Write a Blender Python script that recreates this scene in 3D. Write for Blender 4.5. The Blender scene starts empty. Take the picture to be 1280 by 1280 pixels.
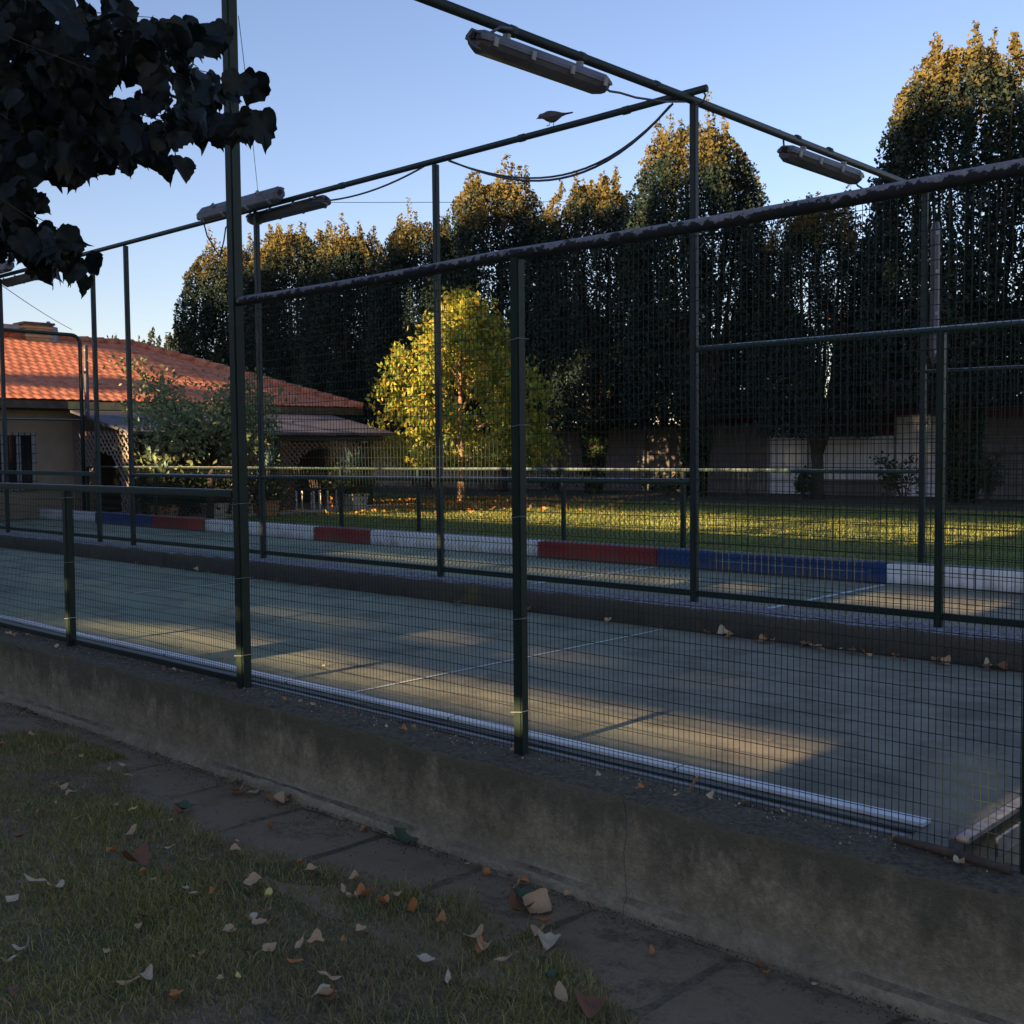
import bpy, bmesh, math, random
import numpy as np
from mathutils import Vector, Matrix, noise as mnoise
R = math.radians
random.seed(7)
rng = np.random.default_rng(7)
scene = bpy.context.scene
COL = scene.collection

# ------------------------------------------------------------------ camera calibration
F0, C0, EYE = 1425.0, 640.0, 1.75
def _basis():
    nx = -Vector((-1511, 63, F0)); nx.normalize()
    ny = Vector((1355, 90, F0)); ny -= nx * ny.dot(nx); ny.normalize()
    nz = nx.cross(ny)
    if nz.y < 0: nz = -nz
    return nx, ny, nz
NX, NY, NZ = _basis()
def ray(x, y):
    v = Vector((x - C0, C0 - y, F0))
    return Vector((NX.dot(v), NY.dot(v), NZ.dot(v)))
def at(x, y, X=None, Y=None, Z=None, D=None):
    r = ray(x, y)
    if X is not None: t = X / r.x
    elif Y is not None: t = Y / r.y
    elif Z is not None: t = (Z - EYE) / r.z
    else: t = D / F0
    return Vector((0, 0, EYE)) + r * t
CAMR = np.array([[NX.x, NY.x, NZ.x], [NX.y, NY.y, NZ.y], [NX.z, NY.z, NZ.z]])  # world -> cam
def project(P):
    v = (np.asarray(P) - np.array([0, 0, EYE])) @ CAMR.T
    d = np.where(np.abs(v[..., 2]) < 1e-6, 1e-6, v[..., 2])
    return C0 + F0 * v[..., 0] / d, C0 - F0 * v[..., 1] / d, v[..., 2]

# ------------------------------------------------------------------ materials
def new_mat(name):
    m = bpy.data.materials.new(name); m.use_nodes = True
    nt = m.node_tree; b = nt.nodes['Principled BSDF']
    return m, nt, b
def N(nt, t, **k):
    n = nt.nodes.new(t)
    for a, v in k.items(): setattr(n, a, v)
    return n
def ramp(nt, stops, fac, interp='LINEAR'):
    r = N(nt, 'ShaderNodeValToRGB'); r.color_ramp.interpolation = interp
    e = r.color_ramp.elements
    while len(e) < len(stops): e.new(0.5)
    for i, (p, c) in enumerate(stops):
        e[i].position = p; e[i].color = (*c, 1) if len(c) == 3 else c
    nt.links.new(fac, r.inputs[0]); return r.outputs[0]
def tex(nt, scale, detail=5, coord='Object', vec=None, rough=.6, sc=None):
    n = N(nt, 'ShaderNodeTexNoise'); n.inputs['Scale'].default_value = scale
    n.inputs['Detail'].default_value = detail; n.inputs['Roughness'].default_value = rough
    if vec is None:
        if coord == 'World': vec = N(nt, 'ShaderNodeNewGeometry').outputs['Position']
        else: vec = N(nt, 'ShaderNodeTexCoord').outputs['Object']
    if sc:
        mp = N(nt, 'ShaderNodeMapping'); mp.inputs['Scale'].default_value = sc
        nt.links.new(vec, mp.inputs[0]); vec = mp.outputs[0]
    nt.links.new(vec, n.inputs['Vector']); return n.outputs['Fac']
def mix(nt, f, a, b):
    m = N(nt, 'ShaderNodeMix', data_type='RGBA')
    for s, v in ((0, f), (6, a), (7, b)):
        if isinstance(v, (int, float)): m.inputs[s].default_value = v
        elif isinstance(v, tuple): m.inputs[s].default_value = (*v, 1)
        else: nt.links.new(v, m.inputs[s])
    return m.outputs[2]
def mth(nt, op, a, b=0.0, c=None, clamp=False):
    m = N(nt, 'ShaderNodeMath', operation=op); m.use_clamp = clamp
    for i, v in enumerate((a, b, c)):
        if v is None: continue
        if isinstance(v, (int, float)): m.inputs[i].default_value = v
        else: nt.links.new(v, m.inputs[i])
    return m.outputs[0]
def bump(nt, b, h, strength=.3, dist=.01):
    n = N(nt, 'ShaderNodeBump'); n.inputs['Strength'].default_value = strength
    n.inputs['Distance'].default_value = dist
    nt.links.new(h, n.inputs['Height']); nt.links.new(n.outputs[0], b.inputs['Normal'])
def simple(name, c1, c2=None, scale=8, rough=.7, bmp=.15, metal=0, coord='Object', spec=.3, dist=.005):
    m, nt, b = new_mat(name); c2 = c2 or tuple(v * .6 for v in c1)
    f = tex(nt, scale, 6, coord)
    nt.links.new(ramp(nt, [(.35, c2), (.65, c1)], f), b.inputs['Base Color'])
    b.inputs['Roughness'].default_value = rough; b.inputs['Metallic'].default_value = metal
    b.inputs['Specular IOR Level'].default_value = spec
    if bmp: bump(nt, b, tex(nt, scale * 6, 4, coord), bmp, dist)
    return m
def painted_metal(name, base, chip, chip_amt=.62, rust=(.09, .04, .02)):
    m, nt, b = new_mat(name)
    f = tex(nt, 38, 6, 'World'); g = tex(nt, 7, 4, 'World')
    col = ramp(nt, [(.3, tuple(v * .65 for v in base)), (.7, base)], g)
    k = ramp(nt, [(chip_amt, (0, 0, 0)), (chip_amt + .03, (1, 1, 1))], f)
    col = mix(nt, k, col, chip)
    k2 = ramp(nt, [(.66, (0, 0, 0)), (.70, (1, 1, 1))], tex(nt, 16, 8, 'World', rough=.7))
    col = mix(nt, k2, col, rust)
    nt.links.new(col, b.inputs['Base Color'])
    b.inputs['Roughness'].default_value = .5; b.inputs['Specular IOR Level'].default_value = .35
    bump(nt, b, f, .25, .002)
    return m
def leaf_mat(name, cols, trans=.35, rough=.55, spec=.25, big=.0, bigcol=None, bigscale=.6, tip=None):
    m, nt, b = new_mat(name)
    rnd = N(nt, 'ShaderNodeNewGeometry').outputs['Random Per Island']
    n = len(cols)
    col = ramp(nt, [(i / max(1, n - 1), c) for i, c in enumerate(cols)], rnd)
    if big:
        k = ramp(nt, [(.45, (0, 0, 0)), (.6, (big,) * 3)], tex(nt, bigscale, 4))
        col = mix(nt, k, col, bigcol)
    if tip:      # low sun on the treetops, painted as gold increasing with height
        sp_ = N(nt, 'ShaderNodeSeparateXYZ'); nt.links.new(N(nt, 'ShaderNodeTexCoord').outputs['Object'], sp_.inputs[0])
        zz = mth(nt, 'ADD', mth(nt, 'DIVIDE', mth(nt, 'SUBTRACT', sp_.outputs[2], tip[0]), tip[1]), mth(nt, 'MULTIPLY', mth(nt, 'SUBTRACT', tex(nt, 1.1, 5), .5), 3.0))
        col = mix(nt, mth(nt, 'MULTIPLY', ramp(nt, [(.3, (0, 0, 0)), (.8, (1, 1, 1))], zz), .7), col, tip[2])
    nt.links.new(col, b.inputs['Base Color'])
    b.inputs['Roughness'].default_value = rough; b.inputs['Specular IOR Level'].default_value = spec
    t = N(nt, 'ShaderNodeBsdfTranslucent'); nt.links.new(col, t.inputs[0])
    ms = N(nt, 'ShaderNodeMixShader'); ms.inputs[0].default_value = trans
    nt.links.new(b.outputs[0], ms.inputs[1]); nt.links.new(t.outputs[0], ms.inputs[2])
    nt.links.new(ms.outputs[0], nt.nodes['Material Output'].inputs[0])
    return m

M = {}
M['green'] = painted_metal('green_paint', (.016, .032, .022), (.35, .36, .33), .73)
M['pole'] = painted_metal('pole_paint', (.022, .036, .036), (.12, .14, .13), .75)
M['wire'] = simple('wire_coating', (.010, .022, .015), rough=.45, bmp=0)
M['galv'] = simple('galvanised', (.30, .31, .33), (.2, .21, .22), 12, .5, .1)
M['lampbody'] = simple('lamp_body', (.12, .125, .145), (.07, .072, .085), 9, .5, .1)
M['diffuser'] = simple('lamp_diffuser', (.10, .10, .115), (.055, .055, .062), 5, .3, .05)
M['cable'] = simple('cable', (.08, .09, .11), rough=.5, bmp=0)
# top rail of near fence: peeled, grime underneath
m, nt, b = new_mat('peeling_rail'); M['peel'] = m
geo = N(nt, 'ShaderNodeNewGeometry'); sx = N(nt, 'ShaderNodeSeparateXYZ'); nt.links.new(geo.outputs['Normal'], sx.inputs[0])
f = tex(nt, 26, 8, 'World', rough=.7)
s = mth(nt, 'ADD', mth(nt, 'MULTIPLY', sx.outputs[2], .40), mth(nt, 'MULTIPLY', mth(nt, 'SUBTRACT', f, .5), 2.2))
k = ramp(nt, [(.08, (0, 0, 0)), (.14, (1, 1, 1))], s)
c1 = ramp(nt, [(.3, (.16, .155, .17)), (.7, (.30, .29, .31))], tex(nt, 60, 5, 'World'))
c2 = ramp(nt, [(.3, (.008, .01, .012)), (.7, (.022, .026, .028))], tex(nt, 30, 5, 'World'))
nt.links.new(mix(nt, k, c2, c1), b.inputs['Base Color']); b.inputs['Roughness'].default_value = .8
bump(nt, b, s, .5, .004)
# low rails: dusty top
m, nt, b = new_mat('dusty_rail'); M['dusty'] = m
geo = N(nt, 'ShaderNodeNewGeometry'); sx = N(nt, 'ShaderNodeSeparateXYZ'); nt.links.new(geo.outputs['Normal'], sx.inputs[0])
f = tex(nt, 20, 6, 'World')
s = mth(nt, 'ADD', sx.outputs[2], mth(nt, 'MULTIPLY', mth(nt, 'SUBTRACT', f, .5), 1.0))
k = ramp(nt, [(.55, (0, 0, 0)), (.7, (1, 1, 1))], s)
nt.links.new(mix(nt, k, (.02, .045, .032), (.36, .37, .40)), b.inputs['Base Color']); b.inputs['Roughness'].default_value = .6
# concrete wall
def concrete(name, dark, light, topz, stain=1.0):
    m, nt, b = new_mat(name)
    pos = N(nt, 'ShaderNodeNewGeometry').outputs['Position']
    a = tex(nt, 2.2, 8, 'World', rough=.65); c = tex(nt, 45, 6, 'World', rough=.75); d = tex(nt, 9, 8, 'World', rough=.7)
    col = ramp(nt, [(.36, dark), (.5, tuple((x + y) / 2.2 for x, y in zip(dark, light))), (.64, light)],
               mth(nt, 'ADD', mth(nt, 'MULTIPLY', a, .3), mth(nt, 'ADD', mth(nt, 'MULTIPLY', d, .35), mth(nt, 'MULTIPLY', c, .35))))
    sp = N(nt, 'ShaderNodeSeparateXYZ'); nt.links.new(pos, sp.inputs[0])
    streak = tex(nt, 5, 9, vec=pos, rough=.78, sc=(1.5, 1.5, .8))
    # dark algae running down from the top
    h = mth(nt, 'DIVIDE', mth(nt, 'SUBTRACT', topz, sp.outputs[2]), .34)
    g = mth(nt, 'ADD', h, mth(nt, 'MULTIPLY', mth(nt, 'SUBTRACT', streak, .5), 2.6))
    kk = ramp(nt, [(.2, (1, 1, 1)), (.8, (0, 0, 0))], g)
    col = mix(nt, mth(nt, 'MULTIPLY', kk, .78 * stain), col, (.13, .118, .082))
    moss = ramp(nt, [(.6, (0, 0, 0)), (.7, (1, 1, 1))], tex(nt, 1.7, 5, 'World', sc=(1, 1, 1.2)))
    col = mix(nt, mth(nt, 'MULTIPLY', moss, .5), col, (.22, .18, .05))
    # pale lime band just above the foot
    col2 = ramp(nt, [(.35, (0, 0, 0)), (.62, (1, 1, 1))], tex(nt, 14, 7, 'World', rough=.8))
    hb = mth(nt, 'SUBTRACT', 1.0, mth(nt, 'DIVIDE', mth(nt, 'ABSOLUTE', mth(nt, 'SUBTRACT', sp.outputs[2], .2)), .12), clamp=True)
    col = mix(nt, mth(nt, 'MULTIPLY', mth(nt, 'MULTIPLY', hb, col2), .4), col, (.3, .28, .24))
    gn = N(nt, 'ShaderNodeSeparateXYZ'); nt.links.new(N(nt, 'ShaderNodeNewGeometry').outputs['True Normal'], gn.inputs[0])
    tk = mth(nt, 'MULTIPLY', ramp(nt, [(.6, (0, 0, 0)), (.85, (1, 1, 1))], gn.outputs[2]), mth(nt, 'MULTIPLY', ramp(nt, [(.35, (.35, .35, .35)), (.55, (1, 1, 1))], d), .9))
    col = mix(nt, tk, col, ramp(nt, [(.38, (.06, .047, .034)), (.62, (.22, .175, .125))], c))
    fx = mth(nt, 'FRACT', mth(nt, 'ADD', mth(nt, 'DIVIDE', sp.outputs[0], 2.35), mth(nt, 'MULTIPLY', tex(nt, 3, 6, 'World', sc=(.2, .2, 1)), .05)))
    ck = mth(nt, 'LESS_THAN', fx, .0022)
    col = mix(nt, mth(nt, 'MULTIPLY', ck, .45), col, (.05, .045, .035))
    spk = ramp(nt, [(.70, (0, 0, 0)), (.76, (1, 1, 1))], tex(nt, 120, 3, 'World'))
    col = mix(nt, mth(nt, 'MULTIPLY', spk, .7), col, (.6, .58, .5))
    spk2 = ramp(nt, [(.27, (1, 1, 1)), (.33, (0, 0, 0))], tex(nt, 70, 4, 'World'))
    col = mix(nt, mth(nt, 'MULTIPLY', spk2, .6), col, (.02, .02, .018))
    nt.links.new(col, b.inputs['Base Color']); b.inputs['Roughness'].default_value = .92
    b.inputs['Specular IOR Level'].default_value = .2
    bump(nt, b, mth(nt, 'ADD', mth(nt, 'MULTIPLY', c, .7), d), 1.0, .02)
    return m
M['concrete'] = concrete('old_concrete', (.26, .205, .125), (.72, .59, .39), .54)
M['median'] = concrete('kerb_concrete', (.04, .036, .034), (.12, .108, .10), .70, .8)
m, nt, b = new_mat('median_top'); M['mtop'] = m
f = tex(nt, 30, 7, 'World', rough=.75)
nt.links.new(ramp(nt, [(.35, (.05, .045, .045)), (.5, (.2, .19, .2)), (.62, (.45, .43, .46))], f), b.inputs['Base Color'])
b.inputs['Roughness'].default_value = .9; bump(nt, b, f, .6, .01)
# court surface: worn green synthetic turf / cement
m, nt, b = new_mat('court_surface'); M['court'] = m
a = tex(nt, .8, 6, 'World', sc=(.5, 1.6, 1)); c = tex(nt, 160, 3, 'World'); d = tex(nt, 5, 8, 'World', rough=.7)
pos = N(nt, 'ShaderNodeNewGeometry').outputs['Position']; sp = N(nt, 'ShaderNodeSeparateXYZ'); nt.links.new(pos, sp.inputs[0])
col = ramp(nt, [(.35, (.21, .245, .165)), (.65, (.30, .34, .235))], a)
wear = mth(nt, 'ADD', mth(nt, 'MULTIPLY', mth(nt, 'ADD', sp.outputs[0], 8.6), .16), mth(nt, 'MULTIPLY', mth(nt, 'SUBTRACT', a, .5), 1.4), clamp=True)
wcol = ramp(nt, [(.35, (.19, .165, .12)), (.65, (.31, .265, .20))], d)
col = mix(nt, mth(nt, 'MULTIPLY', wear, .85), col, wcol)
k = ramp(nt, [(.38, (1, 1, 1)), (.5, (0, 0, 0))], tex(nt, 2.4, 8, 'World', rough=.7))
col = mix(nt, mth(nt, 'MULTIPLY', k, .5), col, (.09, .09, .07))
k = ramp(nt, [(.66, (0, 0, 0)), (.74, (1, 1, 1))], c)
col = mix(nt, mth(nt, 'MULTIPLY', k, .35), col, (.34, .34, .30))
nt.links.new(col, b.inputs['Base Color']); b.inputs['Roughness'].default_value = .85; b.inputs['Specular IOR Level'].default_value = .2
bump(nt, b, c, .5, .004)
def painted_board(name, c1, wear=.3, dirt=.8):
    m, nt, b = new_mat(name)
    g = tex(nt, 3, 6, 'World'); f = tex(nt, 22, 8, 'World', rough=.75)
    col = ramp(nt, [(.3, tuple(v * .78 for v in c1)), (.7, c1)], g)
    k = ramp(nt, [(.68, (0, 0, 0)), (.73, (1, 1, 1))], f)
    col = mix(nt, mth(nt, 'MULTIPLY', k, wear), col, (.16, .15, .14))
    sp_ = N(nt, 'ShaderNodeSeparateXYZ'); nt.links.new(N(nt, 'ShaderNodeNewGeometry').outputs['Position'], sp_.inputs[0])
    sj = mth(nt, 'LESS_THAN', mth(nt, 'FRACT', mth(nt, 'DIVIDE', sp_.outputs[0], 1.23)), .009)
    col = mix(nt, mth(nt, 'MULTIPLY', sj, .75), col, (.04, .038, .035))
    dr = ramp(nt, [(.35, (1, 1, 1)), (.75, (0, 0, 0))], mth(nt, 'ADD', mth(nt, 'MULTIPLY', mth(nt, 'SUBTRACT', sp_.outputs[2], .54), 5.0), mth(nt, 'MULTIPLY', mth(nt, 'SUBTRACT', tex(nt, 6, 8, 'World', rough=.75), .3), 1.4)))
    col = mix(nt, mth(nt, 'MULTIPLY', dr, .6 * dirt), col, (.14, .115, .085))
    nt.links.new(col, b.inputs['Base Color']); b.inputs['Roughness'].default_value = .6
    bump(nt, b, f, .25, .004); return m
M['wht'] = painted_board('white_paint', (.82, .82, .80), 1.0)
M['red'] = painted_board('red_paint', (.30, .022, .02), .6)
M['blue'] = painted_board('blue_paint', (.010, .055, .18), .5)
M['line'] = painted_board('line_paint', (.68, .68, .66), 1.0, 0)
M['whtop'] = painted_board('white_edge_paint', (.86, .87, .88), .9, 0)
M['greyface'] = painted_board('worn_grey_paint', (.10, .105, .12), 1.0, .2)
# soil + path
m, nt, b = new_mat('soil'); M['soil'] = m
f = tex(nt, 25, 9, 'World', rough=.75); g = tex(nt, 1.2, 5, 'World')
col = ramp(nt, [(.36, (.11, .083, .05)), (.64, (.36, .27, .165))], f)
col = mix(nt, ramp(nt, [(.42, (0, 0, 0)), (.6, (.8, .8, .8))], g), col, (.08, .085, .04))
nt.links.new(col, b.inputs['Base Color']); b.inputs['Roughness'].default_value = 1; bump(nt, b, f, .8, .02)
m, nt, b = new_mat('path_slab'); M['slab'] = m
a = tex(nt, 3.0, 8, 'World', rough=.7); c = tex(nt, 75, 6, 'World', rough=.8)
col = ramp(nt, [(.36, (.21, .148, .085)), (.64, (.45, .335, .205))], a)
k = ramp(nt, [(.45, (0, 0, 0)), (.60, (1, 1, 1))], tex(nt, 3.0, 10, 'World', rough=.82))
col = mix(nt, mth(nt, 'MULTIPLY', k, .92), col, ramp(nt, [(.4, (.07, .05, .03)), (.62, (.20, .145, .09))], c))
k = ramp(nt, [(.68, (0, 0, 0)), (.75, (1, 1, 1))], c)
col = mix(nt, mth(nt, 'MULTIPLY', k, .5), col, (.22, .2, .17))
nt.links.new(col, b.inputs['Base Color']); b.inputs['Roughness'].default_value = .95; bump(nt, b, mth(nt, 'ADD', c, a), .5, .01)
# far lawn
m, nt, b = new_mat('lawn'); M['lawn'] = m
f = tex(nt, 30, 8, 'World', rough=.8); g = tex(nt, .5, 6, 'World', sc=(1, 2, 1))
col = ramp(nt, [(.3, (.06, .09, .02)), (.7, (.17, .22, .05))], f)
k = ramp(nt, [(.52, (0, 0, 0)), (.62, (.75, .75, .75))], g)
col = mix(nt, k, col, (.17, .12, .055))
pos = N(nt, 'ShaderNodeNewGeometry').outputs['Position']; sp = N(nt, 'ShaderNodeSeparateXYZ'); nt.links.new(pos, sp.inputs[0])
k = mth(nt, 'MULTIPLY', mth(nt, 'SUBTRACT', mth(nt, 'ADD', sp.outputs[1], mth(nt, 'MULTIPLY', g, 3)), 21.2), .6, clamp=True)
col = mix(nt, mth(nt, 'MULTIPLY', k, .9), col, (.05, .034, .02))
nt.links.new(col, b.inputs['Base Color']); b.inputs['Roughness'].default_value = 1; bump(nt, b, f, .8, .03)
# roof tiles
m, nt, b = new_mat('terracotta'); M['tile'] = m
f = tex(nt, 5, 6, 'World'); c = tex(nt, 40, 5, 'World')
col = ramp(nt, [(.34, (.26, .09, .05)), (.48, (.52, .16, .075)), (.62, (.68, .27, .15))], mth(nt, 'ADD', mth(nt, 'MULTIPLY', f, .55), mth(nt, 'MULTIPLY', c, .45)))
k = ramp(nt, [(.55, (0, 0, 0)), (.68, (1, 1, 1))], tex(nt, 1.4, 8, 'World', rough=.7))
col = mix(nt, mth(nt, 'MULTIPLY', k, .5), col, (.24, .12, .08))
nt.links.new(col, b.inputs['Base Color']); b.inputs['Roughness'].default_value = .85; bump(nt, b, c, .3, .01)
# block walls
def blocks(name, c1, c2, mortar, w=.4, h=.2):
    m, nt, b = new_mat(name)
    tc = N(nt, 'ShaderNodeTexCoord'); mp = N(nt, 'ShaderNodeMapping'); mp.inputs['Rotation'].default_value = (R(90), 0, 0)
    nt.links.new(tc.outputs['Object'], mp.inputs[0])
    br = N(nt, 'ShaderNodeTexBrick'); br.inputs['Scale'].default_value = 1
    br.inputs['Brick Width'].default_value = w; br.inputs['Row Height'].default_value = h
    br.inputs['Mortar Size'].default_value = .012; br.inputs['Color1'].default_value = (*c1, 1)
    br.inputs['Color2'].default_value = (*c2, 1); br.inputs['Mortar'].default_value = (*mortar, 1)
    nt.links.new(mp.outputs[0], br.inputs[0])
    col = mix(nt, mth(nt, 'MULTIPLY', tex(nt, 6, 7), .5), br.outputs['Color'], tuple(v * .5 for v in c1))
    nt.links.new(col, b.inputs['Base Color']); b.inputs['Roughness'].default_value = .9
    return m
M['block'] = blocks('concrete_block', (.21, .19, .185), (.16, .145, .14), (.09, .085, .08))
M['redplaster'] = simple('red_plaster', (.22, .05, .035), (.15, .035, .025), 2, .9)
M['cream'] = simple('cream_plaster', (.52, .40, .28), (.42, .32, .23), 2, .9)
M['shadewall'] = simple('shaded_plaster', (.40, .30, .24), (.30, .22, .18), 2, .9)  # darker copy of the cream plaster, shade put into the colour
M['palepanel'] = simple('pale_panel', (.82, .82, .84), (.66, .66, .70), 3, .7, .1)
M['gutter'] = simple('gutter_metal', (.10, .075, .06), (.05, .04, .035), 6, .5)
M['yfascia'] = simple('painted_fascia', (.52, .40, .16), (.36, .27, .12), 6, .7)
M['tinroof'] = simple('grey_sheet_roof', (.11, .10, .12), (.06, .055, .065), 3, .6, .1)
M['lattice'] = simple('brown_lattice', (.20, .11, .065), (.12, .065, .04), 9, .7)
M['latticepale'] = simple('pale_lattice', (.34, .27, .22), (.24, .19, .16), 9, .7)
M['wood'] = simple('old_timber', (.15, .10, .07), (.05, .038, .03), 14, .8, .5)
M['darkwood'] = simple('dark_timber', (.05, .035, .025), rough=.7)
M['glass'] = simple('window_glass', (.03, .035, .045), rough=.12, bmp=0, spec=.6)
M['whiteframe'] = simple('white_frame', (.55, .55, .55), (.4, .4, .4), 6, .6)
M['pot'] = simple('terracotta_pot', (.50, .25, .11), (.36, .17, .08), 5, .8)
M['palepot'] = simple('pale_pot', (.55, .48, .36), (.4, .35, .26), 5, .8)
M['bark'] = simple('bark', (.10, .075, .055), (.045, .035, .028), 12, .9, .8, dist=.03)
M['palebark'] = simple('pale_bark', (.32, .20, .12), (.2, .12, .075), 9, .9, .6)
M['chimneyb'] = simple('yellow_brick', (.55, .38, .18), (.4, .27, .12), 8, .9)
M['steel'] = simple('worn_steel', (.45, .43, .42), (.22, .2, .2), 16, .38, .15, metal=.6)
M['black'] = simple('dark_plastic', (.012, .012, .013), rough=.6, bmp=0)
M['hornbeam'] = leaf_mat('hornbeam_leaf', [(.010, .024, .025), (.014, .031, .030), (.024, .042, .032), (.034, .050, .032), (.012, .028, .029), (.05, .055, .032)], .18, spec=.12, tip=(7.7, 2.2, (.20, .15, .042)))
M['yellow'] = leaf_mat('yellow_leaf', [(.12, .19, .035), (.24, .30, .05), (.44, .40, .07), (.58, .38, .06), (.12, .18, .03), (.34, .36, .06), (.14, .20, .035)], .35)
M['olive'] = leaf_mat('greygreen_leaf', [(.12, .17, .07), (.19, .24, .10), (.28, .30, .15), (.15, .20, .08)], .3)
M['linden'] = leaf_mat('linden_leaf', [(.005, .011, .011), (.008, .015, .014), (.014, .019, .014), (.006, .012, .012), (.01, .015, .013)], .04, .5)
M['hedge'] = leaf_mat('evergreen_leaf', [(.02, .04, .012), (.04, .06, .02)], .25)
M['poplar'] = leaf_mat('poplar_leaf', [(.04, .055, .04), (.07, .085, .06)], .3)
M['yucca'] = leaf_mat('yucca_leaf', [(.09, .16, .12), (.16, .25, .22), (.24, .34, .30)], .1)
M['grass'] = leaf_mat('grass_blade', [(.17, .19, .04), (.22, .235, .05), (.37, .30, .09), (.66, .48, .21), (.19, .22, .05)], .25, .6, big=.5, bigcol=(.30, .23, .13), bigscale=1.6)
M['fargrass'] = leaf_mat('lawn_blade', [(.13, .20, .04), (.20, .28, .06), (.32, .36, .08), (.42, .32, .12), (.17, .25, .05)], .35, .6)
M['litter'] = leaf_mat('litter_leaf', [(.5, .2, .04), (.6, .3, .07), (.42, .26, .09), (.5, .38, .1)], .2)
def dry(name, c, c2):
    m, nt, b = new_mat(name)
    f = tex(nt, 45, 6)
    nt.links.new(ramp(nt, [(.35, c2), (.6, c)], f), b.inputs['Base Color']); b.inputs['Roughness'].default_value = .7
    bump(nt, b, f, .4, .002); return m
DRY = {'tan': dry('dry_tan', (.66, .42, .22), (.42, .26, .14)), 'orange': dry('dry_orange', (.62, .26, .07), (.40, .15, .045)),
       'brown': dry('dry_brown', (.30, .13, .06), (.15, .065, .035)), 'yellow': dry('dry_yellow', (.85, .72, .18), (.6, .5, .14)),
       'pale': dry('dry_pale', (.70, .56, .37), (.46, .35, .22)), 'green': dry('dry_green', (.09, .13, .06), (.055, .08, .04))}

# ------------------------------------------------------------------ object helpers
def tag(o, label=None, cat=None, group=None, kind=None):
    if label: o['label'] = label
    if cat: o['category'] = cat
    if group: o['group'] = group
    if kind: o['kind'] = kind
    return o
def empty(name, loc, label=None, cat=None, group=None, rz=0):
    o = bpy.data.objects.new(name, None); COL.objects.link(o)
    o.location = loc; o.rotation_euler.z = rz; o.empty_display_size = .2
    bpy.context.view_layer.update()
    return tag(o, label, cat, group)
def link(name, me, mat, parent=None, smooth=False):
    if mat: me.materials.append(mat)
    o = bpy.data.objects.new(name, me); COL.objects.link(o)
    if parent is not None:
        o.parent = parent
        if not parent.get('localparts'):
            mw = Matrix.Translation(parent.location) @ Matrix.Rotation(parent.rotation_euler.z, 4, 'Z') if parent.parent is None else Matrix.Identity(4)
            if parent.parent is None: o.matrix_parent_inverse = mw.inverted()
    if smooth:
        me.polygons.foreach_set('use_smooth', [True] * len(me.polygons))
    return o
class MB:
    def __init__(s): s.v = []; s.f = []
    def add(s, V, Fc):
        n = len(s.v); s.v += [tuple(p) for p in V]; s.f += [tuple(i + n for i in q) for q in Fc]; return s
    def box(s, a, b_):
        x0, y0, z0 = a; x1, y1, z1 = b_
        return s.add([(x0, y0, z0), (x1, y0, z0), (x1, y1, z0), (x0, y1, z0), (x0, y0, z1), (x1, y0, z1), (x1, y1, z1), (x0, y1, z1)],
                     [(0, 3, 2, 1), (4, 5, 6, 7), (0, 1, 5, 4), (1, 2, 6, 5), (2, 3, 7, 6), (3, 0, 4, 7)])
    def bar(s, p, q, w, h=None, up=Vector((0, 0, 1))):
        h = h or w; p = Vector(p); q = Vector(q); d = (q - p).normalized()
        if abs(d.dot(up)) > .98: up = Vector((0, 1, 0))
        a = d.cross(up).normalized() * w / 2; c = a.cross(d).normalized() * h / 2
        V = [e + i * a + j * c for e in (p, q) for i, j in ((-1, -1), (1, -1), (1, 1), (-1, 1))]
        return s.add(V, [(0, 1, 2, 3), (7, 6, 5, 4), (0, 4, 5, 1), (1, 5, 6, 2), (2, 6, 7, 3), (3, 7, 4, 0)])
    def tube(s, pts, r, n=8, cap=True):
        pts = [Vector(p) for p in pts]; rs = r if isinstance(r, (list, tuple)) else [r] * len(pts)
        V = []; Fc = []; prev = None
        for i, p in enumerate(pts):
            d = (pts[min(i + 1, len(pts) - 1)] - pts[max(i - 1, 0)]).normalized()
            if prev is None:
                u = Vector((0, 0, 1)) if abs(d.z) < .9 else Vector((1, 0, 0))
                a = d.cross(u).normalized()
            else: a = (prev - d * prev.dot(d)).normalized()
            prev = a; c = d.cross(a)
            for k in range(n):
                t = 2 * math.pi * k / n; V.append(p + (a * math.cos(t) + c * math.sin(t)) * rs[i])
        for i in range(len(pts) - 1):
            for k in range(n):
                k2 = (k + 1) % n; Fc.append((i * n + k, i * n + k2, (i + 1) * n + k2, (i + 1) * n + k))
        if cap: Fc.append(tuple(range(n - 1, -1, -1))); Fc.append(tuple((len(pts) - 1) * n + k for k in range(n)))
        return s.add(V, Fc)
    def build(s, name, mat, parent=None, smooth=False, bevel=0):
        me = bpy.data.meshes.new(name); me.from_pydata(s.v, [], s.f); me.update()
        if bevel:
            bm = bmesh.new(); bm.from_mesh(me)
            bmesh.ops.bevel(bm, geom=[e for e in bm.edges], offset=bevel, segments=2, affect='EDGES', clamp_overlap=True)
            bm.to_mesh(me); bm.free()
        return link(name, me, mat, parent, smooth)
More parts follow.
